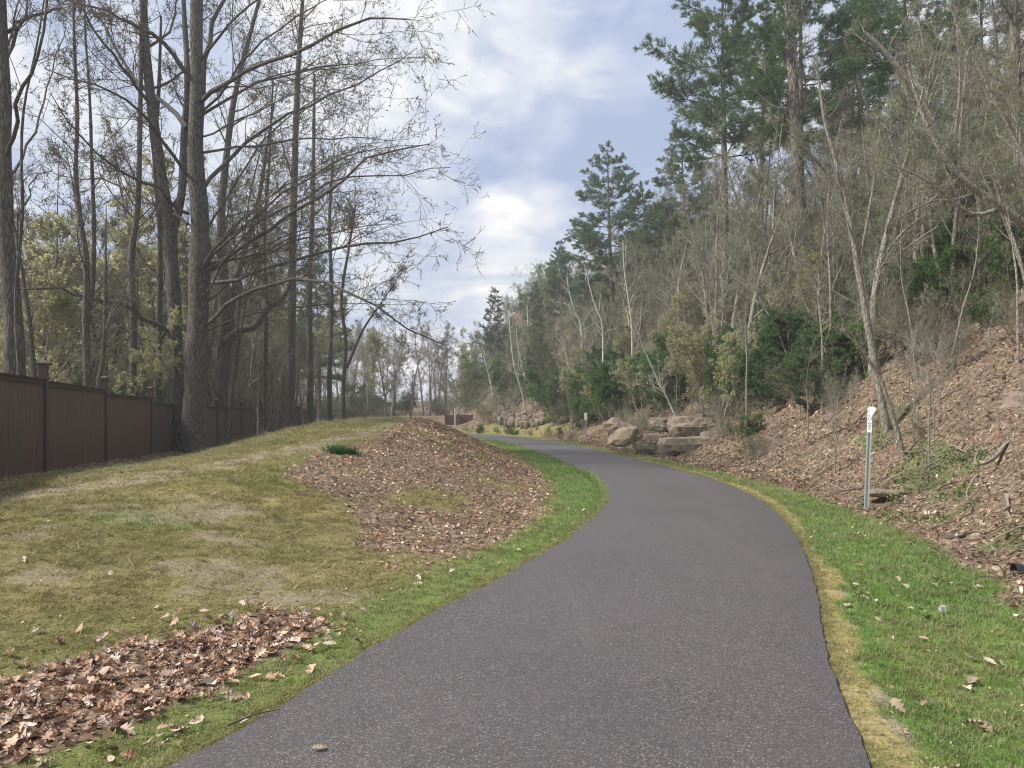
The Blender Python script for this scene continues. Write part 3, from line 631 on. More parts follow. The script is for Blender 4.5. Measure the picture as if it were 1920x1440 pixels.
for i in range(len(FENCE)):
    x,y=FENCE[i]; top=(max(PTOP[max(0,i-1)],PTOP[min(i,len(PTOP)-1)])+.33) if i!=3 else 2.60
    zb=h1(x,y)-.3; an=math.atan2(*(FENCE[min(i+1,len(FENCE)-1)]-FENCE[max(i-1,0)])[::-1])
    o=link('post',pm,fe,np.array([x,y,zb])-fo); o.scale=(1,1,top-zb); o.rotation_euler=(0,0,an)
    c=link('cap',cm,o); c.location=(0,0,1.0); c.scale=(1,1,1/(top-zb))
    if i+1<len(FENCE):
        a,b=FENCE[i],FENCE[i+1]; L=np.linalg.norm(b-a); an=math.atan2(b[1]-a[1],b[0]-a[0]); zt=PTOP[min(i,len(PTOP)-1)]
        g=Geo(); nb=26; wb=(L-.15)/nb
        zlo=min(h1(*a),h1(*b))-.25; hh=zt-zlo
        for j in range(nb): g.box((.075+wb*(j+.5),rng.normal(0,.0012),hh/2-.03),(wb-.007,.035,hh-.06))
        g.box((L/2,0,hh/2-.03),(L-.16,.02,hh-.08))
        o=link('panel',g.mesh('panel',PANEL,False),fe,np.array([a[0],a[1],zlo])-fo); o.rotation_euler=(0,0,an)
        g=Geo(); g.box((L/2,0,0),(L-.154,.10,.09)); g.box((L/2,0,.055),(L-.154,.15,.022))
        o=link('rail',g.mesh('rail',RAILM,False),fe,np.array([a[0],a[1],zt-.03])-fo); o.rotation_euler=(0,0,an)
# far red board fence glimpsed beyond the bend, with a pale stake
RED=mat('red_board',lambda t,b: setc(t,b,(.14,.08,.065)),.8,.2)
ff=thing('fence','low dull red board fence far off beyond the bend of the path','fence',(-5.3,74.5,h1(-5.3,74.5)))
BZ=CAMH-(812-HZ)/F*74.5
g=Geo(); g.box((.0,0,.5),(2.7,.04,1.0)); link('panel',g.mesh('panel',RED,False),ff)
for x in (-1.35,0,1.35):
    g=Geo(); g.box((x,-.07,.55),(.12,.10,1.1)); link('post',g.mesh('post',RED,False),ff)
# ================================================================= marker posts
GALV=mat('galvanised_steel',lambda t,b: setc(t,b,t.mix(t.noise(t.a('ShaderNodeTexCoord').outputs['Object'],30,3),(.34,.38,.36),(.55,.58,.56))),.5,.5)
GALV.node_tree.nodes['Principled BSDF'].inputs['Metallic'].default_value=.35
SIGNW=mat('white_sign',lambda t,b: setc(t,b,t.mix(t.sst(t.noise(t.a('ShaderNodeTexCoord').outputs['Object'],11,4),.5,.75,0,.5),(.88,.88,.87),(.80,.80,.79))),.5,.4)
INK=mat('grey_ink',lambda t,b: setc(t,b,(.16,.16,.16)),.7,.2)
def channel(g,z0,z1,w=.036,d=.03,t=.005):
    g.box((0,0,(z0+z1)/2),(w,t,z1-z0))
    for sx in (-1,1):
        g.box((sx*(w/2+.0),-d/2,(z0+z1)/2),(t,d,z1-z0)); g.box((sx*(w/2+.010),-d,(z0+z1)/2),(.022,t,z1-z0))
def marker(x,y,lab,ht,sh,sw,lean=(0,0),glyphs=False,bent=False):
    t=thing('marker_post',lab,'marker post',(x,y,h1(x,y)))
    t.rotation_euler=(lean[1],lean[0],math.atan2(-x,y)*1.0)
    g=Geo(); channel(g,-.25,ht-.02,*( (.036,.03,.005) if glyphs else (.05,.035,.008))); link('post',g.mesh('post',GALV,False),t)
    g=Geo(); pts=[(-sw/2,ht-sh),(sw/2,ht-sh),(sw/2,ht-.09),(sw/2+.05,ht-.065) if bent else (sw/2,ht-.06),(sw/2+.048,ht-.02) if bent else (sw/2,ht-.02),(sw/2,ht),(-sw/2+.02,ht),(-sw/2,ht-.03)]
    n=len(pts); yb=[0]*n
    if bent: yb[3]=-.03; yb[4]=-.035; yb[5]=-.01
    F_=[(px,-.038+yb[i],pz) for i,(px,pz) in enumerate(pts)]; B_=[(px,-.034+yb[i],pz) for i,(px,pz) in enumerate(pts)]
    cF=(0,-.038,ht-sh/2); cB=(0,-.034,ht-sh/2); V=F_+B_+[cF,cB]
    tri=[(i,(i+1)%n,2*n) for i in range(n)]+[(n+(i+1)%n,n+i,2*n+1) for i in range(n)]; qd=[(i,n+i,n+(i+1)%n,(i+1)%n) for i in range(n)]
    g.add(V,tri,qd); si=link('sign',g.mesh('sign',SIGNW,False),t)
    if glyphs:
        g=Geo(); y_=-.0405; S=.5
        def st(x0,z0,w_,h_): g.box((x0,y_,z0),(w_,.002,h_))
        z=ht-.085 # stacked worn characters, read downwards
        st(-.017,z,.006,.05); st(.017,z,.006,.05); st(0,z+.024,.034,.006)                       # n-shaped
        z-=.065; st(0,z,.05,.006); z-=.028; st(0,z,.05,.004); st(0,z+.012,.006,.02)
        z-=.04; [st(a,z+b_,.012,.010) for a in (-.02,.02) for b_ in (-.008,.010)]               # colon pairs
        z-=.04; st(0,z+.008,.014,.010)
        z-=.028; st(-.020,z,.010,.020); st(.020,z,.010,.020); st(0,z-.010,.032,.008)             # u-shaped
        z-=.045; st(0,z,.020,.022); st(-.014,z+.010,.008,.008); st(.014,z+.010,.008,.008)
        z-=.045; st(-.012,z+.010,.008,.014); st(.012,z+.010,.008,.014); st(0,z-.008,.008,.026)   # y-shaped
        link('lettering',g.mesh('lettering',INK,False),si)
    return t
marker(6.12,12.9,'slim steel marker post with white sign of stacked letters on the leafy verge',1.77,.445,.075,(.035,0),True,True)
marker(4.48,45.4,'middle white topped marker post standing straight before the rusty brown bank',1.74,.45,.17)
marker(-1.3,64.3,'farthest white topped marker post leaning beside the pale rock ledge',1.42,.36,.16,(.14,0))
# pale stake near the red fence
g=Geo(); g.box((0,0,.9),(.10,.10,1.9)); link('stake',g.mesh('stake',SIGNW,False),loc=(-5.6,73.2,h1(-5.6,73.2)),label='short pale stake in front of the dull red board fence',category='stake')
# ================================================================= rocks
def m_rock(t,b):
    tc=t.a('ShaderNodeTexCoord').outputs['Object']; n=t.noise(tc,2.2,6,.65); n2=t.noise(t.a('ShaderNodeMapping',{'Vector':tc,'Scale':(1,1,5)}).outputs[0],3,5,.6); n3=t.noise(tc,20,4,.6)
    c=t.mix(t.sst(n,.35,.65),(.15,.125,.095),(.31,.26,.20)); c=t.mix(t.m('MULTIPLY',t.sst(n2,.5,.65),.6),c,(.10,.085,.07)); c=t.mix(t.sst(n3,.45,.7,0,.4),c,(.36,.31,.25))
    c=t.mix(t.m('MULTIPLY',t.sst(t.noise(tc,1.3,5,.7),.56,.66),.7),c,(.09,.10,.04)); c=t.mix(t.m('MULTIPLY',rnd(t),.4),c,(.27,.19,.15))
    setc(t,b,c); setbump(t,b,t.m('ADD',n2,t.m('MULTIPLY',n3,.5)),.8,.06)
ROCK=mat('sandstone',m_rock,.95,.15)
def rock_mesh(rg,d,rough=.12,name='rock',k=7):
    """an angular weathered block"""
    g=np.linspace(-1,1,k); V=[];Q=[];n=0
    for ax in range(3):
        for sg_ in (-1,1):
            A,B=np.meshgrid(g,g); P=np.zeros((k*k,3)); o=[i for i in range(3) if i!=ax]; P[:,ax]=sg_; P[:,o[0]]=A.ravel(); P[:,o[1]]=B.ravel()
            V.append(P); I=np.arange(k*k).reshape(k,k)+n; q_=np.stack([I[:-1,:-1],I[:-1,1:],I[1:,1:],I[1:,:-1]],-1).reshape(-1,4)
            Q.append(q_ if (sg_>0)==(ax!=1) else q_[:,::-1]); n+=k*k
    V=np.vstack(V); r=np.linalg.norm(V,axis=1,keepdims=True); V=V*(1-.42*(r-1))
    D_=np.array(d)/2; W=V*D_; o=rg.uniform(0,50,3)
    for a,fz in ((rough*2.1,.9),(rough*1.0,.35)):
        s_=fz; W=W+norm(V)*((fbm(W[:,0]*1+W[:,2]*1.7+o[0],W[:,1]+W[:,2]*.8+o[1],s_,7,3)-.5)*2*a)[:,None]*min(d)*1.1
    lay=np.round(W[:,2]/.28)*.28; W[:,2]=W[:,2]*.6+lay*.4
    m=mesh_from(name,W,[np.vstack(Q)],[ROCK],smooth=False); return m
rk=np.random.default_rng(21)
rl_=thing('rock_ledge','weathered sandstone ledge with mossy blocks jutting from the leafy slope','rock ledge',(7.3,30,h1(7.3,30)))
for (px,py,D_,d,rz) in [(1300,806,30.8,(2.0,1.6,.9),.1),(1228,826,30.4,(1.0,1.0,.55),-.3),(1325,790,31.8,(1.3,1.3,.6),.5),(1345,822,29.8,(1.3,1.2,.5),.2),(1285,832,29.4,(2.3,1.1,.5),.1),(1212,842,30.2,(.8,.8,.3),-.3),(1240,796,32,(.8,1,.6),.6),(1372,800,31.4,(.9,1,.7),.1)]:
    p=Wp(px,py,D_); o=link('rock',rock_mesh(rk,d),rl_,p-np.array(rl_.location)); o.rotation_euler=(rk.normal(0,.06),rk.normal(0,.06),rz)
r2=thing('rock_ledge','far grey brown rock cutting with upright joints beside the path bend','rock ledge',(2,63,h1(2,63)))
for i in range(34):
    t_=i/33; x=-1.0+t_*8.0+rk.normal(0,.12); y=67.5-t_*17+rk.normal(0,.25)
    for lv in range(2):
        hgt=(1.15+.35*math.sin(t_*7+1)+rk.normal(0,.1))*(.62 if lv==0 else .5); w_=rk.uniform(.4,.85)
        o=link('rock',rock_mesh(rk,(w_,1.0,hgt),.07,k=5),r2,np.array([x+rk.normal(0,.1)+lv*.25,y+lv*.35,h1(x,y)+hgt*(.35+lv*.85)])-np.array(r2.location)); o.rotation_euler=(rk.normal(0,.08),rk.normal(0,.08),rk.uniform(-.5,.3))
for (px,py,D_,d,lab) in [(1663,925,13.6,(.75,.5,.22),'flat mossy stone slab lying behind the steel marker post'),(1912,850,13.6,(.8,.8,.62),'dark boulder above the grey curved fallen branch'),(1925,758,14.6,(.9,.8,.55),'dark mossy boulder high on the leaf covered slope'),(1165,812,38,(1.6,1.2,1.2),'brown boulder at the slope foot between the ledges')]:
    p=Wp(px,py,D_); o=link('boulder',rock_mesh(rk,d,name='boulder'),loc=p,label=lab,category='boulder'); o.rotation_euler=(rk.normal(0,.1),rk.normal(0,.1),rk.uniform(0,3))
# fallen branch, drain pipe
p,r,_=resample([Wp(*q) for q in [(1838,872,11.9),(1858,862,12.1),(1874,848,12.3),(1884,834,12.5),(1900,822,12.9)]],[.014,.03,.034,.03,.022],16)
g=Geo(); addtubes(g,p[None]-p[0],r[None],7)
for a,b_ in ((5,(-.12,.0,.16)),(9,(.2,0,.18)),(12,(-.1,.1,.3))):
    c_,r_,_=resample([p[a]-p[0],p[a]-p[0]+np.array(b_)*.6,p[a]-p[0]+np.array(b_)*1.5],[.012,.008,.004],6); addtubes(g,c_[None],r_[None],5)
link('fallen_branch',g.mesh('fallen_branch',BARK_GREY),loc=p[0],label='grey curved fallen branch lying on the slope among leaves',category='branch')
BLACKP=mat('black_plastic',lambda t,b: setc(t,b,(.012,.014,.016)),.35,.5)
pc=np.array([5.55,7.55,.02]); dp=thing('drain_pipe','black plastic drain pipe half buried in brown leaves at the verge edge','drain pipe',pc)
g=Geo(); n=40; P=np.stack([np.linspace(-.42,1.2,n),np.linspace(.05,-.35,n),np.linspace(-.03,.02,n)],1); R_=.085+.008*np.sign(np.sin(np.arange(n)*1.6)); addtubes(g,P[None],R_[None],16); link('pipe',g.mesh('pipe',BLACKP),dp)
g=Geo(); addtubes(g,(P[None,:2]-np.array([.02,0,0])),np.array([[.10,.10]]),16); link('collar',g.mesh('collar',BLACKP),dp)
# ================================================================= trees
TR=np.random.default_rng(77)
def crown_of(P,R,L,rg,tw,leaf,cnts=(7,6,4),lm=(.5,.42,.45),leafsz=.05,nleaf=3,bare=None,wig=(.10,.13,.16),trop=(.07,.06,.05),rmin=.0045,ang=(28,62),t0=.18):
    """limbs -> branches -> twigs -> buds. returns Geo branches, Geo leaves"""
    g=Geo(); gl=Geo()
    for lv,c in enumerate(cnts):
        pos,d,l,r=spawn(P,R,L,c,t0 if lv==0 else .12,.98,ang,rg,lm[lv],.36,taper=.38,rmin=rmin)
        last=lv==len(cnts)-1; k=2 if last else (6,4,3,3)[lv]
        P,R=grow(pos,d,np.maximum(l,.18),r,k,wig[lv],trop[lv],.35,rg); L=np.maximum(l,.18)
        addtubes(g,P,R,(5,4,3,3)[lv])
    if leaf is not None:
        # young leaves and buds along the last twigs
        n=len(P); m=n*nleaf; i=rg.integers(0,n,m); k=P.shape[1]; t=rg.uniform(.3,1,m)*(k-1); j=np.minimum(t.astype(int),k-2); f=(t-j)[:,None]
        pos=P[i,j]*(1-f)+P[i,j+1]*f; cards(gl,pos,leafsz,rg,.55,.4)
    return g,gl
def build_tree(name,label,cat,base,trunks,limbs,rg,bark,tw,leaf,group=None,auto=None,sides=12,**kw):
    """hero tree: trunks and limbs are lists of (world points, radii)"""
    t=thing(name,label,cat,base,group=group); b=np.array(base)
    g=Geo(); LP_=[];LR=[];LL=[]
    for (p,r) in trunks:
        P,R,L=resample(np.array(p)-b,r,26,.0,rg); R=R*(1+.06*np.sin(np.arange(26)*1.9)+rg.normal(0,.02,26))
        addtubes(g,P[None],R[None],sides)
        if auto: 
            n,t0,lm_=auto; pos,d,l,r_=spawn(P[None],R[None],np.array([L]),n,t0,.99,(30,65),rg,lm_,.33,taper=.4); r_=np.minimum(r_,.06)
            A,B=grow(pos,d,l,r_,11,.075,.05,.15,rg)
            LP_+=list(A); LR+=list(B); LL+=list(l)
    link('trunk',g.mesh('trunk',bark),t)
    for (p,r) in limbs:
        P,R,L=resample(np.array(p)-b,r,12,0,rg); P[1:]+=np.cumsum(rg.normal(0,.09,(11,3)),0); LP_.append(P);LR.append(R);LL.append(L)
    P=np.stack(LP_);R=np.stack(LR);L=np.array(LL)
    gl=Geo(); addtubes(gl,P,R,7); 
    br,lv=crown_of(P,R,L,rg,tw,leaf,**kw)
    link('limb',gl.mesh('limb',bark if bark is not BARK_BIRCH else bark),t)
    link('branches',br.mesh('branches',tw),t)
    if leaf is not None and lv.n: link('leaves',lv.mesh('leaves',leaf,False),t)
    return t
def pxl(pts,D,r=None):
    return [Wp(q[0],q[1],D+(q[2] if len(q)>2 else 0)) for q in pts]
def lim(pts,D,r0,r1): n=len(pts); return (pxl(pts,D),list(np.linspace(r0,r1,n)))
def gbase(px,D,dz=-.12): x=(px-960)/F*D; return (x,D,h1(x,D)+dz)
def tr(base,pts,D,radii): return ([np.array(base)]+pxl(pts,D),radii)
# --- the big maple: two trunks standing in front of the fence
D=28.2
b=gbase(366,D); R1=tr(b,[(366,770),(370,640),(374,520),(375,400),(366,300),(370,170),(368,40),(374,-140),(380,-330)],D,[.60,.45,.39,.37,.33,.285,.25,.22,.18,.11,.05])
lm1=[lim([(378,190),(420,150,-2),(500,105,-4),(600,62,-6),(690,25,-6),(760,12,-7),(820,22,-7)],D,.115,.01),
lim([(380,175),(395,60,1),(440,-30,2),(500,-120,3)],D,.15,.03),
lim([(376,360),(430,310,2),(500,250,3),(600,190,5),(700,140,6),(790,95,7)],D,.12,.02),
lim([(380,510),(420,480,-1),(500,430,-3),(590,370,-5),(690,300,-6),(800,260,-7)],D,.12,.02),
lim([(385,530),(430,520,-1),(520,470,-3),(640,440,-4),(740,425,-5),(850,400,-5)],D,.11,.02),
lim([(388,480),(440,440,2),(520,400,3),(620,330,4),(720,330,5),(840,310,6)],D,.10,.02),
lim([(386,610),(440,560,-2),(520,520,-4),(620,500,-5),(710,540,-6),(800,590,-6),(850,612,-6)],D,.10,.015),
lim([(352,140),(300,80,-1),(220,30,-2),(110,-10,-3)],D,.13,.03),
lim([(350,240),(290,170,1),(230,100,2),(170,20,3),(120,-60,4)],D,.13,.03),
lim([(350,330),(300,250,-2),(240,190,-4),(160,150,-5),(80,130,-6)],D,.09,.02),
lim([(352,400),(300,350,-3),(230,320,-4),(150,270,-6),(90,190,-7)],D,.09,.015),
lim([(352,420),(290,400,2),(200,350,3),(120,340,4),(60,320,5)],D,.08,.015)]
for j in range(15):
    ys=TR.uniform(60,640); xe=TR.uniform(600,830); ye=ys-TR.uniform(20,340)*(.4+ys/900); dz=TR.uniform(-9,7); x0=378; m1=(x0+(xe-x0)*.33,ys-(ys-ye)*.55); m2=(x0+(xe-x0)*.68,ys-(ys-ye)*.92)
    lm1.append(lim([(x0,ys),(*m1,dz*.35),(*m2,dz*.7),(xe,ye,dz)],D,TR.uniform(.045,.075),.006))
lm1=[(p,[max(.006,q_*.78) for q_ in r]) for p,r in lm1]
build_tree('maple_tree','huge double trunked grey maple standing before the fence with arching limbs over the bank','maple tree',b,[R1],lm1,TR,BARK_DARK,TWIG_DARK,BUD,auto=(4,.55,.24),sides=16,cnts=(13,7,4),lm=(.32,.42,.5),leafsz=.05,nleaf=4,trop=(.04,.02,-.02),wig=(.12,.15,.2),rmin=.0062)
b=gbase(332,D+1); R2=tr(b,[(332,760),(330,680),(326,560),(318,430),(302,330),(288,230),(276,120),(268,0),(262,-160)],D+1,[.36,.30,.27,.255,.24,.22,.19,.165,.14,.10,.04])
R2b=([Wp(319,500,D+1),Wp(326,430,D+1),Wp(341,360,D+1),Wp(345,260,D+1),Wp(352,160,D+.6),Wp(345,20,D+1),Wp(340,-120,D+1)],[.15,.17,.15,.14,.12,.09,.04])
lm2=[lim([(318,620),(270,600,-1),(210,565,-2),(130,548,-3),(50,560,-4)],D+1,.11,.02),lim([(330,600),(280,640,1),(200,610,2),(120,590,3)],D+1,.08,.02),lim([(285,200),(230,140,-2),(170,60,-3),(130,-20,-4)],D+1,.07,.02),lim([(272,90),(320,20,1),(360,-60,1)],D+1,.06,.02)]
build_tree('maple_tree','slimmer forked dark tree pressed against the left side of the huge maple','maple tree',b,[R2,R2b],lm2,TR,BARK_DARK,TWIG_DARK,BUD,auto=(6,.4,.22),sides=12,cnts=(9,6,4),lm=(.42,.42,.45),leafsz=.055,nleaf=2,rmin=.0065)
# --- tall dark tree at the very left edge, behind the fence
D=17.5; b=gbase(26,D); R0=tr(b,[(27,640),(22,560),(12,440),(8,300),(8,160),(2,40),(0,-150),(0,-330)],D,[.25,.21,.19,.17,.15,.135,.12,.10,.07,.03])
lm0=[lim([(14,290),(45,230,-1),(75,120,-2),(85,0,-2),(100,-100,-2)],D,.05,.015),lim([(14,160),(50,80,1),(75,20,1),(95,-60,2)],D,.06,.02),lim([(14,60),(60,20,1),(110,-40,2)],D,.05,.02),lim([(16,330),(42,260,1),(60,140,2),(90,40,3)],D,.04,.01),lim([(12,380),(-40,260,1),(-90,120,1)],D,.06,.02)]
build_tree('ash_tree','tall dark tree at the left edge rising from behind the first fence panel','tree',b,[R0],lm0,TR,BARK_DARK,TWIG_DARK,BUD,auto=(3,.6,.14),sides=14,cnts=(7,5,3),lm=(.5,.45,.45),leafsz=.045,nleaf=2,rmin=.004)
D=16.5; b=gbase(40,D); build_tree('young_tree','thin stem growing close to the tall dark tree at the left edge','tree',b,[tr(b,[(36,700),(30,560),(42,400),(40,300),(45,200),(70,80),(90,-50)],D,[.05,.045,.04,.036,.03,.026,.02,.012,.006])],[lim([(32,470),(62,330),(75,260,1)],D,.02,.006)],TR,BARK_DARK,TWIG_DARK,BUD,auto=(6,.3,.2),sides=6,cnts=(5,4),lm=(.5,.5),leafsz=.035,nleaf=3,rmin=.003)
# --- single trees behind the fence that the picture tells apart
specs=[('double stemmed dark tree with a kinked left stem behind the second fence panel',24,(165,),[(164,720),(161,600),(163,500),(152,420),(142,330),(145,220),(140,100),(136,-40)],[.17,.15,.135,.12,.10,.085,.075,.06,.035],[[(162,620),(173,540),(176,430),(172,300),(168,180),(160,60),(158,-60)]]),
('straight dark tree behind the third fence panel with a mossy knee halfway up',29,(250,),[(250,700),(249,560),(246,480),(258,390),(262,250),(264,120),(266,-40)],[.19,.17,.155,.15,.13,.115,.10,.07],[]),
('slender straight tree rising behind the fourth fence panel',30,(298,),[(298,700),(299,560),(300,430),(290,300),(298,160),(302,30)],[.17,.15,.14,.125,.11,.09,.05],[]),
('gnarled leaning rough tree just to the right of the huge maple',38,(412,),[(413,780),(418,680),(428,600),(418,500),(415,400),(425,290),(440,180),(470,60),(500,-50)],[.48,.42,.38,.36,.30,.25,.20,.17,.13,.07],[[(426,600),(436,560),(455,480),(480,400),(500,280),(520,160)],[(424,640),(452,618),(478,612),(500,580),(532,556),(552,515),(600,480)]]),
('tall straight grey tree at the right end of the brown fence',43,(545,),[(545,700),(547,600),(549,450),(552,330),(556,200),(562,80),(572,-60)],[.34,.30,.28,.26,.24,.20,.16,.10],[]),
('slim dark tree between the gnarled tree and the tall grey tree',40,(497,),[(497,700),(500,580),(496,450),(505,300),(512,150)],[.16,.14,.125,.11,.09,.05],[]),
('thin twin stemmed tree leaning out right of the gnarled tree',33,(430,),[(432,790),(440,690),(447,600),(455,480),(470,360),(500,240)],[.085,.075,.07,.06,.05,.04,.02],[[(440,720),(452,620),(470,520),(480,400)]]),
('straight grey tree standing right of the fence end among thin stems',50,(582,),[(582,700),(580,560),(585,420),(588,280),(590,140)],[.28,.25,.22,.19,.15,.08],[]),
('bare tree leaning right at the wood edge above the crest of the bank',46,(644,),[(644,720),(648,640),(640,560),(655,460),(668,380)],[.18,.15,.135,.12,.09,.05],[[(650,690),(680,620),(720,560),(760,500)]]),
('slim dark tree standing close behind the tall straight grey tree',52,(618,),[(618,700),(622,560),(618,420),(624,300)],[.22,.19,.17,.14,.09],[])]
for i,(lab,D,(bx,),pts,rad,extra) in enumerate(specs):
    rad=[q*.82 for q in rad]
    b=gbase(bx,D); t2=[(pxl(e,D+TR.normal(0,.4)),list(np.linspace(rad[1]*.75,.02,len(e)))) for e in extra]
    build_tree('forest_tree',lab,'tree',b,[tr(b,pts,D,rad+[rad[-1]*.5])[0:2] if False else (tr(b,pts,D,rad)[0],(rad+[rad[-1]]*9)[:len(pts)+1])]+t2,[lim([(bx,560),(bx-50,520),(bx-110,530)],D,.03,.01)] if i in (1,4) else [lim([(bx+2,600),(bx+40,560),(bx+70,500)],D,.03,.01)],TR,BARK_DARK,TWIG_DARK,BUD,auto=(11,.35,.2),sides=10,cnts=(6,4,3),lm=(.5,.45,.5),leafsz=.06,nleaf=2,rmin=.008)
# ================================================================= shared tree kinds
def make_kind(rg,bark,tw,leaf,**kw):
    P0=None
    Ht=kw.pop('Ht'); r0=kw.pop('r0'); nst=kw.pop('nst',1); n_l=kw.pop('n_l',20); t0=kw.pop('t0',.3); ll=kw.pop('ll',.24)
    lean=kw.pop('lean',.02); wig=kw.pop('wig',.03); spread=kw.pop('spread',0); ang=kw.pop('ang',(25,55)); ltrop=kw.pop('ltrop',.06)
    P0=np.zeros((nst,3)); P0[:,:2]=rg.normal(0,.06+spread*.3,(nst,2))*(nst>1); d=np.c_[rg.normal(0,lean+spread,(nst,2)),np.ones(nst)]
    L=np.full(nst,Ht)*rg.uniform(.75,1,nst); P,R=grow(P0,d,L,np.full(nst,r0)*rg.uniform(.7,1,nst),16,wig,.02,.12,rg); P[:,0,2]-=.3; R[:,0]*=1.2
    gt_=Geo(); addtubes(gt_,P,R,8)
    pos,dd,l,r=spawn(P,R,L,n_l,t0,.98,ang,rg,ll,.5,taper=.55)
    A,B=grow(pos,dd,l,r,6,.08,ltrop,.3,rg); 
    br,lv=crown_of(A,B,l,rg,None,leaf,**kw); addtubes(br,A,B,4)
    out={'trunk':gt_.mesh('trunk',bark),'branches':br.mesh('branches',tw)}
    if leaf is not None: out['leaves']=lv.mesh('leaves',leaf,False)
    return out
def pine_kind(rg,Ht,r0,crown0=.3,rad=3.6,top_flat=0,needle=NEEDLE,el0=0,nl=.20,nwh=20,dens=1.5,sparse=0.):
    P,R=grow(np.zeros((1,3)),np.array([[0,0,1.]]),np.array([Ht]),np.array([r0]),18,.008,.02,.08,rg); P[:,0,2]-=.4
    gt_=Geo(); addtubes(gt_,P,R,10)
    pos=[];dr=[];ln=[];rd=[]
    for i in range(nwh):
        t=crown0+(1-crown0)*(i+rg.uniform(-.3,.3))/nwh; t=min(max(t,0),.985); f=t*18; j=min(int(f),17); c=P[0,j]*(1-(f-j))+P[0,j+1]*(f-j)
        tc=(t-crown0)/(1-crown0); prof=(1-tc)**.75*min(1,.55+tc*2.0)
        for a in rg.uniform(0,6.283)+np.arange(rg.integers(4,6))*6.283/5+rg.normal(0,.25,1):
            if rg.uniform()<sparse: continue
            pos.append(c+np.array([0,0,rg.normal(0,.07)])); el=rg.uniform(-.02,.18)+el0+.75*tc**1.6; dr.append([math.cos(a),math.sin(a),el]); ln.append(rad*prof*rg.uniform(.62,1.12)+.35); rd.append(max(.018,r0*.30*(1-t)+.012))
    pos=np.array(pos);dr=np.array(dr);ln=np.array(ln);rd=np.array(rd)
    A,B=grow(pos,dr,ln,rd,8,.035,.035,.25,rg); br=Geo(); addtubes(br,A,B,4)
    cnt=np.maximum(3,(ln*4.2*dens).astype(int)); p2,d2,l2,r2=spawn(A,B,ln,cnt,.28,1.0,(28,58),rg,.34,.5,flat=.75,rmin=.006)
    l2=np.clip(l2,.25,1.3); A2,B2=grow(p2,d2,l2,r2,4,.06,.06,.4,rg); addtubes(br,A2,B2,3)
    p3,d3,l3,r3=spawn(A2,B2,l2,np.maximum(2,(l2*4.5*dens).astype(int)),.3,1,(25,50),rg,.45,.5,flat=.5,rmin=.005); l3=np.clip(l3,.12,.5)
    tips=[];td=[]
    for (AA,k0) in ((A2,.35),(A,.72)):
        n,k,_=AA.shape
        for q in range(5 if dens>1 else 4):
            t=rg.uniform(k0,1,n)*(k-1); j=np.minimum(t.astype(int),k-2); fr=(t-j)[:,None]; I=np.arange(n)
            tips.append(AA[I,j]*(1-fr)+AA[I,j+1]*fr); td.append(norm(AA[I,j+1]-AA[I,j])+np.array([0,0,.5]))
    e3=p3+norm(d3)*l3[:,None]; tips+= [e3,(p3+e3)/2]; td+=[norm(d3)+np.array([0,0,.5])]*2
    tips=np.concatenate(tips); td=np.concatenate(td); g=Geo(); needles(g,tips,norm(td),8,nl,.022,rg,.85)
    return {'trunk':gt_.mesh('trunk',BARK_PINE),'branches':br.mesh('branches',TWIG_DARK),'needles':g.mesh('needles',needle,False)}
def place(K,name,label,cat,x,y,z=None,s=1.0,rz=None,group=None,sz=None,lean=None,skip=()):
    if z is None: z=h1(x,y)-.1
    t=thing(name,label,cat,(x,y,z),TR.uniform(0,6.283) if rz is None else rz,group); t.scale=(s,s,sz or s)
    if lean: t.rotation_euler=(lean[0],lean[1],t.rotation_euler[2])
    for k,m in K.items():
        if k not in skip: link(k,m,t)
    return t
R_=lambda s: np.random.default_rng(s)
BARE=[make_kind(R_(1),BARK_DARK,TWIG_MID,BUD,Ht=17,r0=.2,n_l=20,t0=.38,ll=.22,cnts=(6,5,3),lm=(.5,.45,.45),leafsz=.055,nleaf=1,rmin=.009),
      make_kind(R_(2),BARK_DARK,TWIG_MID,BUD,Ht=15,r0=.14,n_l=18,t0=.4,ll=.2,cnts=(6,4,3),lm=(.5,.45,.45),leafsz=.055,nleaf=1,wig=.045,rmin=.009),
      make_kind(R_(3),BARK_DARK,TWIG_MID,BUD,Ht=13,r0=.12,nst=2,n_l=12,t0=.4,ll=.24,cnts=(6,4,3),lm=(.5,.45,.45),leafsz=.055,nleaf=1,wig=.05,spread=.09,rmin=.008)]
YOUNG=[make_kind(R_(4),BARK_GREY,TWIG_GREY,LEAF_YOUNG,Ht=13,r0=.13,n_l=22,t0=.22,ll=.28,cnts=(7,5,3),lm=(.5,.45,.45),leafsz=.11,nleaf=5,wig=.04,rmin=.008),
      make_kind(R_(5),BARK_GREY,TWIG_GREY,LEAF_YOUNG,Ht=10,r0=.10,nst=2,n_l=16,t0=.2,ll=.32,cnts=(6,5,3),lm=(.5,.45,.45),leafsz=.10,nleaf=5,wig=.05,spread=.12,rmin=.007)]
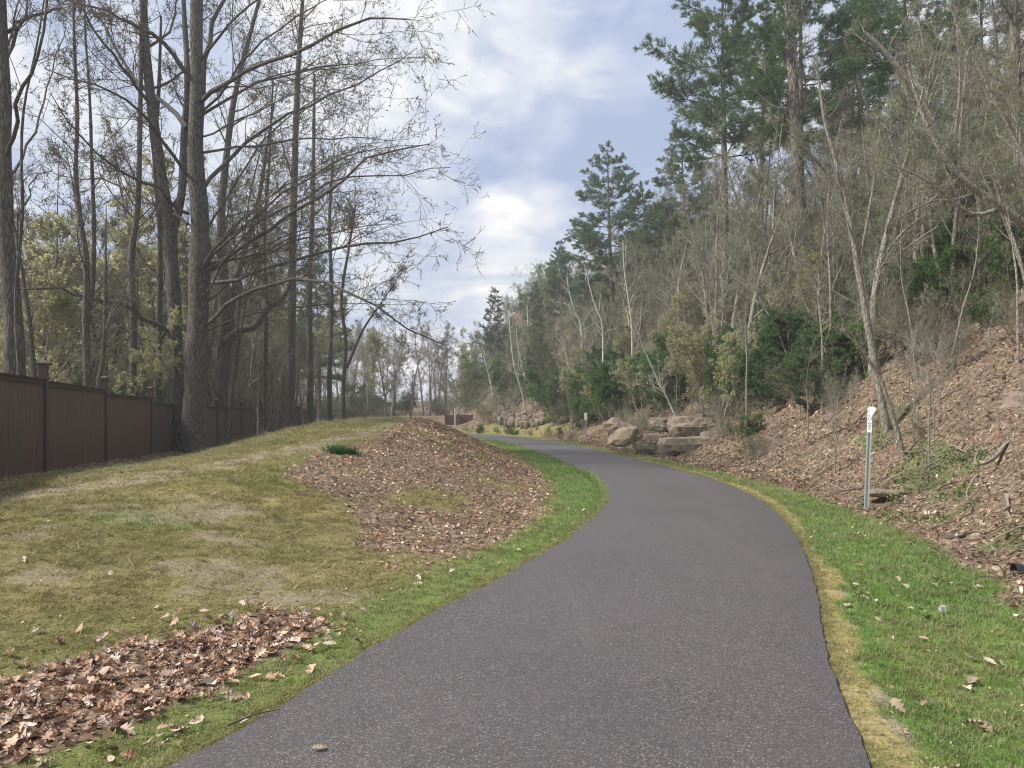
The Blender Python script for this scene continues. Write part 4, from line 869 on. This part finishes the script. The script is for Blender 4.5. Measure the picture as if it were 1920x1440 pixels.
OLIVE=[make_kind(R_(6),BARK_GREY,TWIG_GREY,LEAF_OLIVE,Ht=10,r0=.11,nst=3,n_l=14,t0=.18,ll=.28,cnts=(5,4,3),lm=(.5,.45,.5),leafsz=.055,nleaf=3,wig=.035,spread=.06,rmin=.006),
      make_kind(R_(7),BARK_GREY,TWIG_GREY,LEAF_OLIVE,Ht=12,r0=.15,nst=1,n_l=22,t0=.2,ll=.26,cnts=(5,4,3),lm=(.5,.45,.5),leafsz=.055,nleaf=3,wig=.03,rmin=.007),
      make_kind(R_(8),BARK_GREY,TWIG_GREY,LEAF_OLIVE,Ht=8,r0=.075,nst=4,n_l=10,t0=.15,ll=.30,cnts=(5,4,3),lm=(.5,.45,.5),leafsz=.055,nleaf=3,wig=.04,spread=.09,rmin=.005)]
SAP=[make_kind(R_(9),BARK_GREY,TWIG_GREY,LEAF_OLIVE,Ht=7.5,r0=.040,nst=1,n_l=16,t0=.25,ll=.22,cnts=(5,3),lm=(.5,.5),leafsz=.05,nleaf=3,wig=.06,lean=.10,rmin=.004),
     make_kind(R_(10),BARK_GREY,TWIG_GREY,LEAF_OLIVE,Ht=6,r0=.032,nst=2,n_l=12,t0=.25,ll=.25,cnts=(5,3),lm=(.5,.5),leafsz=.045,nleaf=3,wig=.07,lean=.08,spread=.1,rmin=.004),
     make_kind(R_(12),BARK_GREY,TWIG_GREY,None,Ht=9,r0=.065,nst=1,n_l=20,t0=.4,ll=.2,cnts=(5,3),lm=(.5,.5),wig=.045,lean=.06,rmin=.0045)]
SHR=[make_kind(R_(13),BARK_GREY,TWIG_GREY,LEAF_OLIVE,Ht=2.6,r0=.022,nst=9,n_l=7,t0=.15,ll=.42,cnts=(5,4),lm=(.55,.5),leafsz=.04,nleaf=2,wig=.09,spread=.35,rmin=.003),
     make_kind(R_(14),BARK_GREY,TWIG_DARK,LEAF_OLIVE,Ht=2.2,r0=.018,nst=11,n_l=6,t0=.1,ll=.5,cnts=(5,4),lm=(.55,.5),leafsz=.045,nleaf=3,wig=.11,spread=.5,rmin=.003,ang=(30,70)),
     make_kind(R_(15),BARK_DARK,TWIG_DARK,LEAF_GREEN,Ht=2.8,r0=.025,nst=7,n_l=8,t0=.1,ll=.45,cnts=(5,4),lm=(.55,.5),leafsz=.075,nleaf=7,wig=.08,spread=.3,rmin=.003)]
FARB=[make_kind(R_(31),BARK_GREY,TWIG_GREY,None,Ht=12,r0=.14,nst=2,n_l=18,t0=.28,ll=.34,cnts=(6,5,3),lm=(.5,.5,.5),wig=.04,spread=.08,rmin=.013,ang=(20,45)),make_kind(R_(32),BARK_GREY,TWIG_GREY,None,Ht=13,r0=.16,nst=1,n_l=24,t0=.25,ll=.3,cnts=(6,5,3),lm=(.5,.5,.5),wig=.035,rmin=.013,ang=(20,45))]
SLIM=[make_kind(R_(33),BARK_DARK,TWIG_MID,BUD,Ht=14,r0=.085,nst=1,n_l=24,t0=.25,ll=.17,cnts=(6,4),lm=(.5,.5),leafsz=.05,nleaf=2,wig=.03,lean=.04,rmin=.0065),make_kind(R_(34),BARK_DARK,TWIG_MID,BUD,Ht=12,r0=.07,nst=2,n_l=18,t0=.2,ll=.2,cnts=(6,4),lm=(.5,.5),leafsz=.05,nleaf=2,wig=.035,spread=.05,rmin=.006)]
PINE=[pine_kind(R_(16),21,.27,.30,5.4,nwh=15,dens=2.1,nl=.21,el0=-.10),pine_kind(R_(17),22,.27,.50,5.4,nwh=13,dens=2.0,sparse=.1,nl=.20,el0=-.08),pine_kind(R_(18),12,.12,.18,2.4,nwh=17,dens=1.7,needle=NEEDLE_BLUE)]
EVG=[pine_kind(R_(19),3.6,.06,.04,1.7,nwh=13,dens=2.0,nl=.15)]
# ================================================================= planting
rp=np.random.default_rng(404)
def P_(px,D): return (px-960)/F*D
def topscale(K_h,px,py_top,D): x=P_(px,D); z0=h1(x,D); return (CAMH-(py_top-HZ)/F*D-z0)/K_h
# pines one can tell apart
for (k,Hk,px,top,D,lab) in [(0,21,1150,266,70,'broad dark pine with layered boughs standing alone against the cloudy sky'),
  (1,22,1362,-75,44,'tall pine with a bare lower trunk and plumes of needles over the slope'),
  (2,12,1052,452,78,'thin sparse pine left of the broad dark pine'),
  (2,12,925,543,86,'farthest small conical pine at the bend of the path'),
  (2,12,1002,528,82,'small bright green pine between the conical pine and the thin pine'),
  (1,22,1500,-120,38,'large pine with thick pale trunk on the upper slope'),
  (1,22,1700,-160,40,'dark pine high on the slope behind bare saplings'),
  (0,21,1215,340,66,'dark pine half hidden behind the broad dark pine'),
  (0,21,1290,250,62,'pine behind the bare lower trunk of the tall pine'),
  (0,21,1620,-60,52,'deep green pine filling the gap above the upper slope'),
  (1,22,1840,-120,36,'straight pine near the right edge with high crown'),
  (0,21,1780,40,50,'dense pine far up the slope near the right edge'),
  (2,12,1095,505,72,'young pine in front of the broad dark pine'),
  (1,22,1425,20,56,'slender pine between the tall pine and the large pale trunk')]:
    x=P_(px,D); s=topscale(Hk,px,top,D); K=PINE[k]
    place(K,'pine_tree',lab,'pine tree',x,D,s=min(s,1.25)*(1.2 if k==0 else 1.05),sz=s)
for (px,py,D,s,lab) in [(600,330,82,.9,'dark pine dimly seen in the wood behind the tall straight grey tree')]:
    x=P_(px,D); place(PINE[0],'pine_tree',lab,'pine tree',x,D,s=s)
# evergreen bushes
for (px,py,D,s,lab) in [(1480,735,27,1.0,'dark spreading evergreen bush left of the leaning sapling'),(1545,760,24,.75,'dark low evergreen bush behind the steel marker post'),(1275,690,38,1.15,'bright green evergreen bush above the sandstone ledge'),(1130,690,52,1.4,'fresh green bush above the middle marker post'),(1840,600,24,.8,'green bush on the upper slope near the right edge'),(1060,780,58,1.2,'dark evergreen bush above the far rock cutting'),(1380,760,33,.9,'evergreen bush between ledge and thicket on the slope'),(960,760,72,1.1,'small dark bush behind the farthest marker post'),(1190,740,45,1.1,'evergreen bush beside the leaning white birch'),(1010,700,70,1.5,'rounded evergreen bush above the rock cutting top'),(1420,640,42,1.5,'tall evergreen bush under the bare pine trunk'),(1560,560,36,1.5,'evergreen bush beside the large pale trunk'),(1900,500,30,1.5,'evergreen bush high up at the right edge')]:
    x=P_(px,D); place(EVG[0],'evergreen_bush',lab,'bush',x,D,s=s*1.1,sz=s*.85)
for (px,D,s,k,lab) in [(1100,50,1.5,2,'fresh green bush at the slope foot behind the middle marker post'),(1160,46,1.6,2,'pale green bush beside the rusty brown boulder'),(1230,42,1.4,2,'light green bush above the left end of the sandstone ledge'),(1300,38,1.5,2,'leafy green bush on top of the sandstone ledge'),(1400,30,1.1,2,'leafy green bush on the slope right of the sandstone ledge'),(1500,28,1.2,2,'wide green bush on the slope below the large pale trunk'),(1600,24,.9,2,'small green bush uphill of the leaning grey sapling'),(1560,33,1.6,2,'tall green bush in the thicket under the large pale trunk'),(1760,23,1.0,2,'green bush on the open slope above the ground cover'),(1040,60,1.8,2,'light green bush over the middle of the far rock cutting')]:
    place(SHR[k],'green_bush',lab,'bush',P_(px,D),D,s=s)
# leaning saplings and birches drawn by the photograph
def sapling(lab,D,pts,rad,bark,tw,leaf,extra=(),auto=(10,.3,.2),cnts=(5,3),**kw):
    b=gbase(pts[0][0],D,-.1); 
    p=[np.array(b)]+pxl(pts[1:],D)
    build_tree('sapling' if rad[0]<.1 else 'tree',lab,'sapling' if rad[0]<.1 else 'tree',b,[(p,list(np.interp(np.linspace(0,1,len(p)),np.linspace(0,1,len(rad)),rad)))]+[(pxl(e,D),list(np.linspace(rad[0]*.5,.008,len(e)))) for e in extra],[(p[-2:]+[p[-1]+np.array([0,0,.8])],[.01,.008,.005])],TR,bark,tw,leaf,auto=auto,sides=7,cnts=cnts,lm=(.5,.5,.5),leafsz=.045,nleaf=3,rmin=kw.get('rmin',.004))
sapling('leaning grey sapling rising just behind the steel marker post',18.2,[(1664,805),(1655,760),(1640,680),(1622,580),(1608,500),(1590,400),(1572,320),(1545,220),(1530,100)],[.105,.09,.075,.055,.025],BARK_GREY,TWIG_GREY,LEAF_OLIVE,extra=[[(1608,500),(1625,420),(1640,330),(1650,240)],[(1590,400),(1555,330),(1500,270),(1470,240)]],auto=(9,.45,.16),cnts=(4,3))
sapling('crooked brown stem leaning over the green ground cover',15.4,[(1696,870),(1688,830),(1668,760),(1645,700),(1600,640),(1540,590)],[.055,.05,.04,.03,.012],BARK_GREY,TWIG_GREY,LEAF_OLIVE,auto=(7,.4,.2),cnts=(4,2))
sapling('large pale grey trunk standing on the upper slope',36,[(1515,560),(1508,480),(1500,380),(1492,260),(1485,120),(1480,0),(1478,-120)],[.36,.31,.28,.25,.2,.1],BARK_PINE,TWIG_GREY,LEAF_OLIVE,auto=(14,.5,.18),cnts=(6,4,3),rmin=.008)
sapling('pale bare trunk with swept limbs near the right edge of the upper slope',24,[(1828,600),(1815,500),(1800,400),(1770,280),(1720,180),(1670,110),(1620,60)],[.17,.15,.13,.11,.06],BARK_GREY,TWIG_GREY,LEAF_OLIVE,extra=[[(1800,400),(1790,280),(1800,150),(1790,0)]],auto=(12,.3,.25),cnts=(5,3),rmin=.006)
sapling('tall straight trunk at the right edge of the upper slope',25,[(1915,560),(1912,440),(1908,300),(1905,150),(1900,0),(1898,-120)],[.22,.2,.18,.15,.08],BARK_PINE,TWIG_DARK,LEAF_OLIVE,auto=(14,.3,.2),cnts=(5,3),rmin=.006)
sapling('long bare limbed tree arching in from the right edge',17,[(2010,700),(1990,560),(1950,450),(1880,390),(1800,330),(1740,240),(1700,120)],[.13,.11,.09,.06,.02],BARK_GREY,TWIG_GREY,LEAF_OLIVE,extra=[[(1950,450),(1920,300),(1860,180),(1800,60),(1760,-60)],[(1880,390),(1820,400),(1740,340),(1650,300)]],auto=(9,.25,.2),cnts=(5,3),rmin=.005)
for i,(px,D,pts) in enumerate([(1270,32,[(1272,800),(1255,755),(1235,715),(1212,665),(1190,610)]),(988,66,[(988,775),(978,735),(965,690),(958,640),(955,600)]),(1000,67,[(1000,770),(985,710),(972,655),(968,610)]),(930,72,[(932,775),(925,740),(915,700),(905,660)]),(1130,50,[(1130,620),(1118,580),(1106,540),(1098,500)]),(1090,60,[(1090,620),(1078,585),(1068,550),(1062,520)]),(990,80,[(990,700),(991,660),(990,610),(988,575)]),(855,92,[(858,745),(848,715),(838,685),(830,655),(815,625)]),(1180,50,[(1185,620),(1178,560),(1170,500),(1168,450)]),(1068,62,[(1068,700),(1060,660),(1052,630)])]):
    b=gbase(pts[0][0],D)
    L=['leaning white birch rooted at the sandstone ledge','white birch leaning left above the far rock cutting','second white birch leaning left above the far rock cutting','pale birch leaning above the farthest marker post','thin white birch leaning out of the thicket below the broad dark pine','pale birch leaning near the thin sparse pine','pale upright birch below the small bright green pine','bare whitish tree leaning left in the far wood','straight pale birch below the dark half hidden pine','short pale birch stem above the rock cutting'][i]
    z=CAMH-(pts[0][1]-HZ)/F*D; r=.0011*D+.02
    P=[np.array(b)]+pxl(pts[1:] if z<b[2]+.6 else pts,D)
    build_tree('birch_tree',L,'birch tree',b,[(P,list(np.linspace(r,r*.35,len(P))))],[(P[-2:]+[P[-1]+np.array([.1,0,1.])],[.02,.015,.01])],TR,BARK_BIRCH,TWIG_GREY,LEAF_OLIVE,auto=(12,.35,.3),sides=6,cnts=(5,4),lm=(.5,.5),leafsz=.07,nleaf=2,rmin=.009)
# --- the wood behind the fence
def fenceX(y): return np.interp(y,FENCE[:,1],FENCE[:,0])-np.where(y>62,0,0)
def spread(n,gen,ok,mind,maxt=8000):
    out=[]; t=0
    while len(out)<n and t<maxt:
        t+=1; x,y=gen()
        if not ok(x,y): continue
        if all((x-a)**2+(y-b)**2>mind**2 for a,b in out): out.append((x,y))
    return out
inview=lambda x,y,m=1.5: abs(x)<.70*y+m
S=lambda x,y: float(sdist([x],[y])[0])
L0=spread(84,lambda:(-rp.uniform(8,66),rp.uniform(22,92)**1.0),lambda x,y: x<fenceX(y)-1.0 and S(x,y)<-6 and inview(x,y,2),1.9)
for (x,y) in L0:
    u=rp.uniform(); px=960+F*x/y
    if u<.6: K=BARE[rp.integers(0,3)]; s=rp.uniform(.6,1.0)*(1.2 if y>35 else .9); nm,lab,cat,gr='forest_tree','dark bare trunk among many in the wood behind the brown fence','tree','dark bare trees in the wood behind the brown fence'
    else: K=YOUNG[rp.integers(0,2)]; s=rp.uniform(.6,.95)*(1.15 if y>40 else .8); nm,lab,cat,gr='leafing_tree','tree hazed with yellow green young leaves in the wood behind the brown fence','tree','yellow green leafing trees behind the brown fence'
    if px>640: s*=.72
    place(K,nm,lab,cat,x,y,s=s,group=gr)
for (x,y) in spread(36,lambda:(-rp.uniform(9,34),rp.uniform(23,62)),lambda x,y: x<fenceX(y)-.7 and 60<960+F*x/y<700,1.2):
    place(SLIM[rp.integers(0,2)],'slim_tree','slim dark stem rising behind the brown fence','tree',x,y,s=rp.uniform(.75,1.25)*(.8 if 960+F*x/y>600 else 1),group='slim dark stems rising behind the brown fence',lean=(rp.normal(0,.03),rp.normal(0,.04)))
for (x,y) in spread(60,lambda:(-rp.uniform(9,60),rp.uniform(17,85)),lambda x,y: x<fenceX(y)-.8 and S(x,y)<-5 and inview(x,y,2),1.6):
    place(SHR[rp.integers(0,3) if rp.uniform()<.75 else 1],'shrub','tangled undergrowth shrub among trunks behind the brown fence','shrub',x,y,s=rp.uniform(.8,1.6)*(1.25 if y>45 else 1),group='undergrowth shrubs behind the brown fence')
for (x,y) in spread(26,lambda:(-rp.uniform(10,17.5),rp.uniform(36,62)),lambda x,y: S(x,y)<-8.5 and abs(x-fenceX(y))>.5 and x<fenceX(y)+2.2,.6):
    place(SAP[rp.integers(0,3)],'sapling','thin dark sapling at the wood edge by the far end of the brown fence','sapling',x,y,s=rp.uniform(.8,1.4),group='saplings at the wood edge by the far fence end')
for (x,y) in spread(24,lambda:(-rp.uniform(10,40),rp.uniform(44,84)),lambda x,y: S(x,y)<-9 and x<fenceX(y)-1 and 430<960+F*x/y<790,2.0):
    px=960+F*x/y; top=np.interp(px,[430,600,700,760,800],[150,260,420,560,640]); j=rp.integers(0,2); hk=(10,12)[j]; s=min(1.5,(CAMH-(top+rp.uniform(0,120)-HZ)/F*y-h1(x,y))/hk)
    place(OLIVE[j],'thicket_tree','grey green twiggy tree in the wood above the crest of the bank','tree',x,y,s=max(.3,s),group='grey green twiggy trees in the left wood')
for (x,y) in spread(24,lambda:(-rp.uniform(12,50),rp.uniform(26,75)),lambda x,y: x<fenceX(y)-3 and inview(x,y,1) and 960+F*x/y<520,4.0):
    place(YOUNG[rp.integers(0,2)],'leafing_tree','tall pale tree hazed with yellow green young leaves','tree',x,y,s=rp.uniform(.95,1.3),group='yellow green leafing trees behind the brown fence')
# --- far wood beyond the bend
for (x,y) in spread(98,lambda:(rp.uniform(-45,24),rp.uniform(82,135)),lambda x,y: S(x,y)>4,2.3):
    px=960+F*x/y
    u=rp.uniform(); topz=np.interp(px,[500,800,860,920,1000,1150],[560,605,620,600,585,520])
    K,hk=((FARB[rp.integers(0,2)],12) if u<.85 else (YOUNG[rp.integers(0,2)],12)); s=min(1.2,(CAMH-(topz+rp.uniform(-5,45)-HZ)/F*y-h1(x,y))/hk)
    place(K,'far_tree','bare or newly leafing tree in the pale far wood beyond the bend','tree',x,y,s=max(.35,s),group='trees of the far wood beyond the bend')
for (x,y) in spread(42,lambda:(rp.uniform(-32,8),rp.uniform(78,110)),lambda x,y: S(x,y)>2.2,1.8):
    place(SHR[rp.integers(0,3)],'shrub','grey green shrub of the low thicket beyond the bend','shrub',x,y,s=rp.uniform(1.2,2.4),group='thicket shrubs beyond the bend')
yg=[(872,84,.55,'small yellow green tree glowing at the bend of the path'),(890,92,.8,'pale yellow leafing tree right of the bend'),(1003,71,.5,'yellow green sapling above the far rock cutting'),(1130,55,.42,'light green young tree over the middle marker post'),(1440,40,.55,'yellow green tree hazing the slope left of the large pale trunk'),(1700,34,.6,'yellow green tree high above the steel marker post'),(1310,48,.5,'soft yellow green tree above the sandstone ledge')]
for px,D,s,lab in yg: place(YOUNG[1],'leafing_tree',lab,'tree',P_(px,D),D,s=s)
# --- the wooded bank on the right
def okR(x,y,lo,hi): s=S(x,y)-HW; return lo<s<hi and inview(x,y,2)
PX=lambda x,y:960+F*x/y
def skyok(x,y,hgt,extra=0):
    """keep the crowns below the wood's outline against the sky"""
    px=PX(x,y); top=np.interp(px,[860,930,1000,1060,1120,1180,1240,1300,1400,1500],[640,640,585,560,510,420,350,300,150,-200]); z=h1(x,y)+hgt; return HZ-(z-CAMH)/y*F>top-extra
def fit(x,y,hk,s):
    px=PX(x,y); top=np.interp(px,[860,930,1000,1060,1120,1180,1240,1300,1380,1450],[650,650,600,570,520,440,365,330,240,-300]); zmax=CAMH-(top-HZ)/F*y-h1(x,y); return min(s,zmax/hk)
for (x,y) in spread(80,lambda:(rp.uniform(2,42),rp.uniform(21,82)),lambda x,y: okR(x,y,5.2,24 if PX(x,y)<1400 else 17),1.8):
    j=rp.integers(0,3); hk=(10,12,8)[j]; s=fit(x,y,hk,rp.uniform(.7,1.25))
    if s<.25: continue
    place(OLIVE[j],'thicket_tree','slender olive budded tree crowded with others on the wooded bank','tree',x,y,s=s,group='olive budded trees crowding the wooded bank')
for (x,y) in spread(70,lambda:(rp.uniform(2,30),rp.uniform(12,70)),lambda x,y: okR(x,y,2.0,18) and not (y<20 and S(x,y)-HW<3.2),1.2):
    j=rp.integers(0,3); s=fit(x,y,(7.5,6,9)[j],rp.uniform(.55,1.1)*(.7 if S(x,y)-HW<5 else 1))
    if s<.2: continue
    place(SAP[j],'sapling','thin pale sapling scattered on the wooded bank','sapling',x,y,s=s,group='thin pale saplings scattered on the wooded bank',lean=(rp.normal(0,.08),rp.normal(-.08,.10)))
for (x,y) in spread(30,lambda:(rp.uniform(8,42),rp.uniform(24,75)),lambda x,y: okR(x,y,9,30) and PX(x,y)>1330,2.4):
    s=fit(x,y,15,rp.uniform(.7,1.05)); 
    place(BARE[rp.integers(0,3)],'forest_tree','dark bare tree high in the wood on the right hand slope','tree',x,y,s=s,group='dark bare trees high on the wooded slope')
for (x,y) in spread(62,lambda:(rp.uniform(1,30),rp.uniform(16,84)),lambda x,y: okR(x,y,2.3,20) and not (y<22 and S(x,y)-HW<6.5) and not (27<y<33 and S(x,y)-HW<3.6) and S(x,y)-HW>2.3+1.5*(y<45),1.35):
    place(SHR[rp.choice(3,p=[.42,.42,.16])],'shrub','tangled grey green shrub in the undergrowth of the wooded bank','shrub',x,y,s=rp.uniform(.55,1.15)*(1+.3*(y>45)),group='undergrowth shrubs of the wooded bank')
for (x,y) in spread(45,lambda:(rp.uniform(5,26),rp.uniform(18,55)),lambda x,y: okR(x,y,3.5,16),1.3):
    s=fit(x,y,9,rp.uniform(.6,1.25))
    if s>.25: place(SAP[2],'slender_tree','slender pale bare trunk among the thicket of the wooded bank','tree',x,y,s=s*1.0,group='slender pale trunks of the wooded bank',lean=(rp.normal(0,.05),rp.normal(-.05,.06)))
for (x,y) in spread(95,lambda:(rp.uniform(6,24),rp.uniform(17,44)),lambda x,y: okR(x,y,2.6,13) and not (y<22.5 and x<11.0) and not (27<y<33 and S(x,y)-HW<3.4),.95):
    v=S(x,y)-HW; place(SHR[rp.choice(3,p=[.45,.38,.17])],'shrub','tangled brush on the wooded slope','shrub',x,y,s=rp.uniform(.45,.95)*(.75 if v<5 else 1.1),group='undergrowth shrubs of the wooded bank')
for (x,y) in spread(26,lambda:(rp.uniform(11,26),rp.uniform(15,34)),lambda x,y: inview(x,y,2) and PX(x,y)>1560 and S(x,y)-HW>7.5,1.5):
    j=rp.integers(0,3); place(OLIVE[j],'thicket_tree','slender olive budded tree on the upper slope','tree',x,y,s=rp.uniform(.55,.9),group='olive budded trees crowding the wooded bank')
for (x,y) in spread(36,lambda:(rp.uniform(4,20),rp.uniform(28,66)),lambda x,y: okR(x,y,3.5,12),2.2):
    place(YOUNG[rp.integers(0,2)],'leafing_tree','fresh yellow green young tree on the wooded bank','tree',x,y,s=fit(x,y,12,rp.uniform(.3,.55)),group='fresh green young trees on the wooded bank')
for (x,y) in spread(60,lambda:(rp.uniform(7,18),rp.uniform(10.5,24)),lambda x,y: okR(x,y,2.4,10),.7):
    place(SAP[rp.integers(0,3)],'seedling','thin bare seedling stem on the open leaf covered slope','seedling',x,y,s=rp.uniform(.14,.40),group='thin bare seedlings on the leaf covered slope',skip=('leaves',))

for (x,y) in spread(24,lambda:(rp.uniform(-5,8),rp.uniform(47,76)),lambda x,y: okR(x,y,1.3,3.2),.8):
    place(SHR[rp.integers(0,3)],'low_bush','small ragged bush in front of the far rock cutting','bush',x,y,s=rp.uniform(.2,.42),group='small ragged bushes before the far rock cutting')
for (px,D,s) in ((1195,29.4,.5),(1240,28.3,.35),(1290,27.6,.42),(1340,28.2,.5),(1375,29.5,.6),(1215,31.5,.6),(1310,32.8,.6)):
    place(SHR[int(px)%2],'low_bush','ragged twiggy bush around the sandstone ledge','bush',P_(px,D),D,s=s,group='ragged bushes around the sandstone ledge')
for (x,y) in spread(60,lambda:(rp.uniform(-4,22),rp.uniform(50,92)),lambda x,y: okR(x,y,3.2,40),1.7):
    place(SHR[rp.choice(3,p=[.35,.35,.3])],'shrub','dense grey green shrub above the far rock cutting','shrub',x,y,s=rp.uniform(1.0,1.9),group='shrubs above the far rock cutting')
for (x,y) in spread(40,lambda:(rp.uniform(-3,20),rp.uniform(52,95)),lambda x,y: okR(x,y,4.5,40),2.4):
    j=rp.integers(0,3); s=fit(x,y,(10,12,8)[j],rp.uniform(.6,1.0))
    if s>.2: place(OLIVE[j],'thicket_tree','slender leafing tree above the far rock cutting','tree',x,y,s=s,group='leafing trees above the far rock cutting')
# ================================================================= each of the many gets its own words
import collections
ORD='first second third fourth fifth sixth seventh eighth ninth tenth eleventh twelfth thirteenth fourteenth fifteenth sixteenth seventeenth eighteenth nineteenth twentieth'.split()
def lmk(px,left):
    if left:
        for e,t in ((150,'behind the second fence panel'),(250,'left of the straight dark tree'),(335,'just left of the huge maple'),(440,'right behind the huge maple'),(540,'between gnarled tree and tall grey tree'),(640,'just right of the tall grey tree'),(9999,'above the crest of the bank')):
            if px<e: return t
    for e,t in ((1000,'over the far rock cutting'),(1140,'left of the broad dark pine'),(1240,'below the broad dark pine'),(1370,'above the sandstone ledge'),(1510,'left of the large pale trunk'),(1660,'over the steel marker post'),(1800,'right of the leaning grey sapling'),(9999,'near the right edge')):
        if px<e: return t
KW={'slim dark stems rising behind the brown fence':('slim dark stems',1),'small ragged bushes before the far rock cutting':('small ragged bushes',0),'ragged bushes around the sandstone ledge':('ragged low bushes',0),'fresh green young trees on the wooded bank':('fresh green young trees',0),'grey green twiggy trees in the left wood':('twiggy green trees',1),'dark bare trees in the wood behind the brown fence':('dark bare trees',1),'yellow green leafing trees behind the brown fence':('yellow green trees',1),'undergrowth shrubs behind the brown fence':('tangled shrubs',1),
 'saplings at the wood edge by the far fence end':('thin dark saplings',1),'trees of the far wood beyond the bend':('pale far trees',2),'thicket shrubs beyond the bend':('low far shrubs',2),
 'olive budded trees crowding the wooded bank':('olive budded trees',0),'slender pale trunks of the wooded bank':('slender pale trunks',0),'thin pale saplings scattered on the wooded bank':('thin pale saplings',0),'dark bare trees high on the wooded slope':('dark bare trees',0),
 'undergrowth shrubs of the wooded bank':('grey green shrubs',0),'thin bare seedlings on the leaf covered slope':('thin bare seedlings',0),'shrubs above the far rock cutting':('dense shrubs',0),'leafing trees above the far rock cutting':('slender leafing trees',0)}
bk=collections.defaultdict(list)
for o in col.objects:
    gname=o.get('group')
    if gname in KW:
        kw_,side=KW[gname]; px=PX(o.location.x,o.location.y)
        if side==2: at='beyond the bend '+('left of' if px<760 else 'over' if px<900 else 'right of')+' the path'
        else: at=lmk(px,side==1)
        bk[(kw_,at)].append((px,o))
for (kw_,at),L in bk.items():
    L.sort(key=lambda q:q[0])
    if len(L)==1: L[0][1]['label']='the only one of the '+kw_+' '+at; continue
    for i,(px,o) in enumerate(L):
        if i<20: o['label']=ORD[i]+' from left of the '+kw_+' '+at
        else: o['label']=ORD[len(L)-1-i]+' from right of the '+kw_+' '+at if len(L)-1-i<20 else ORD[i-20]+' past twentieth from left of '+kw_+' '+at
# ================================================================= the air between
hz=Geo(); hz.box((0,290,15.5),(640,700,41)); HZM=bpy.data.materials.new('haze'); HZM.use_nodes=True; nt=HZM.node_tree; nt.nodes.clear()
v=nt.nodes.new('ShaderNodeVolumePrincipled'); v.inputs['Color'].default_value=(.90,.92,.95,1); v.inputs['Density'].default_value=.0013; v.inputs['Anisotropy'].default_value=.2
oo=nt.nodes.new('ShaderNodeOutputMaterial'); nt.links.new(v.outputs[0],oo.inputs['Volume'])
link('haze',hz.mesh('haze',HZM,False),kind='stuff')
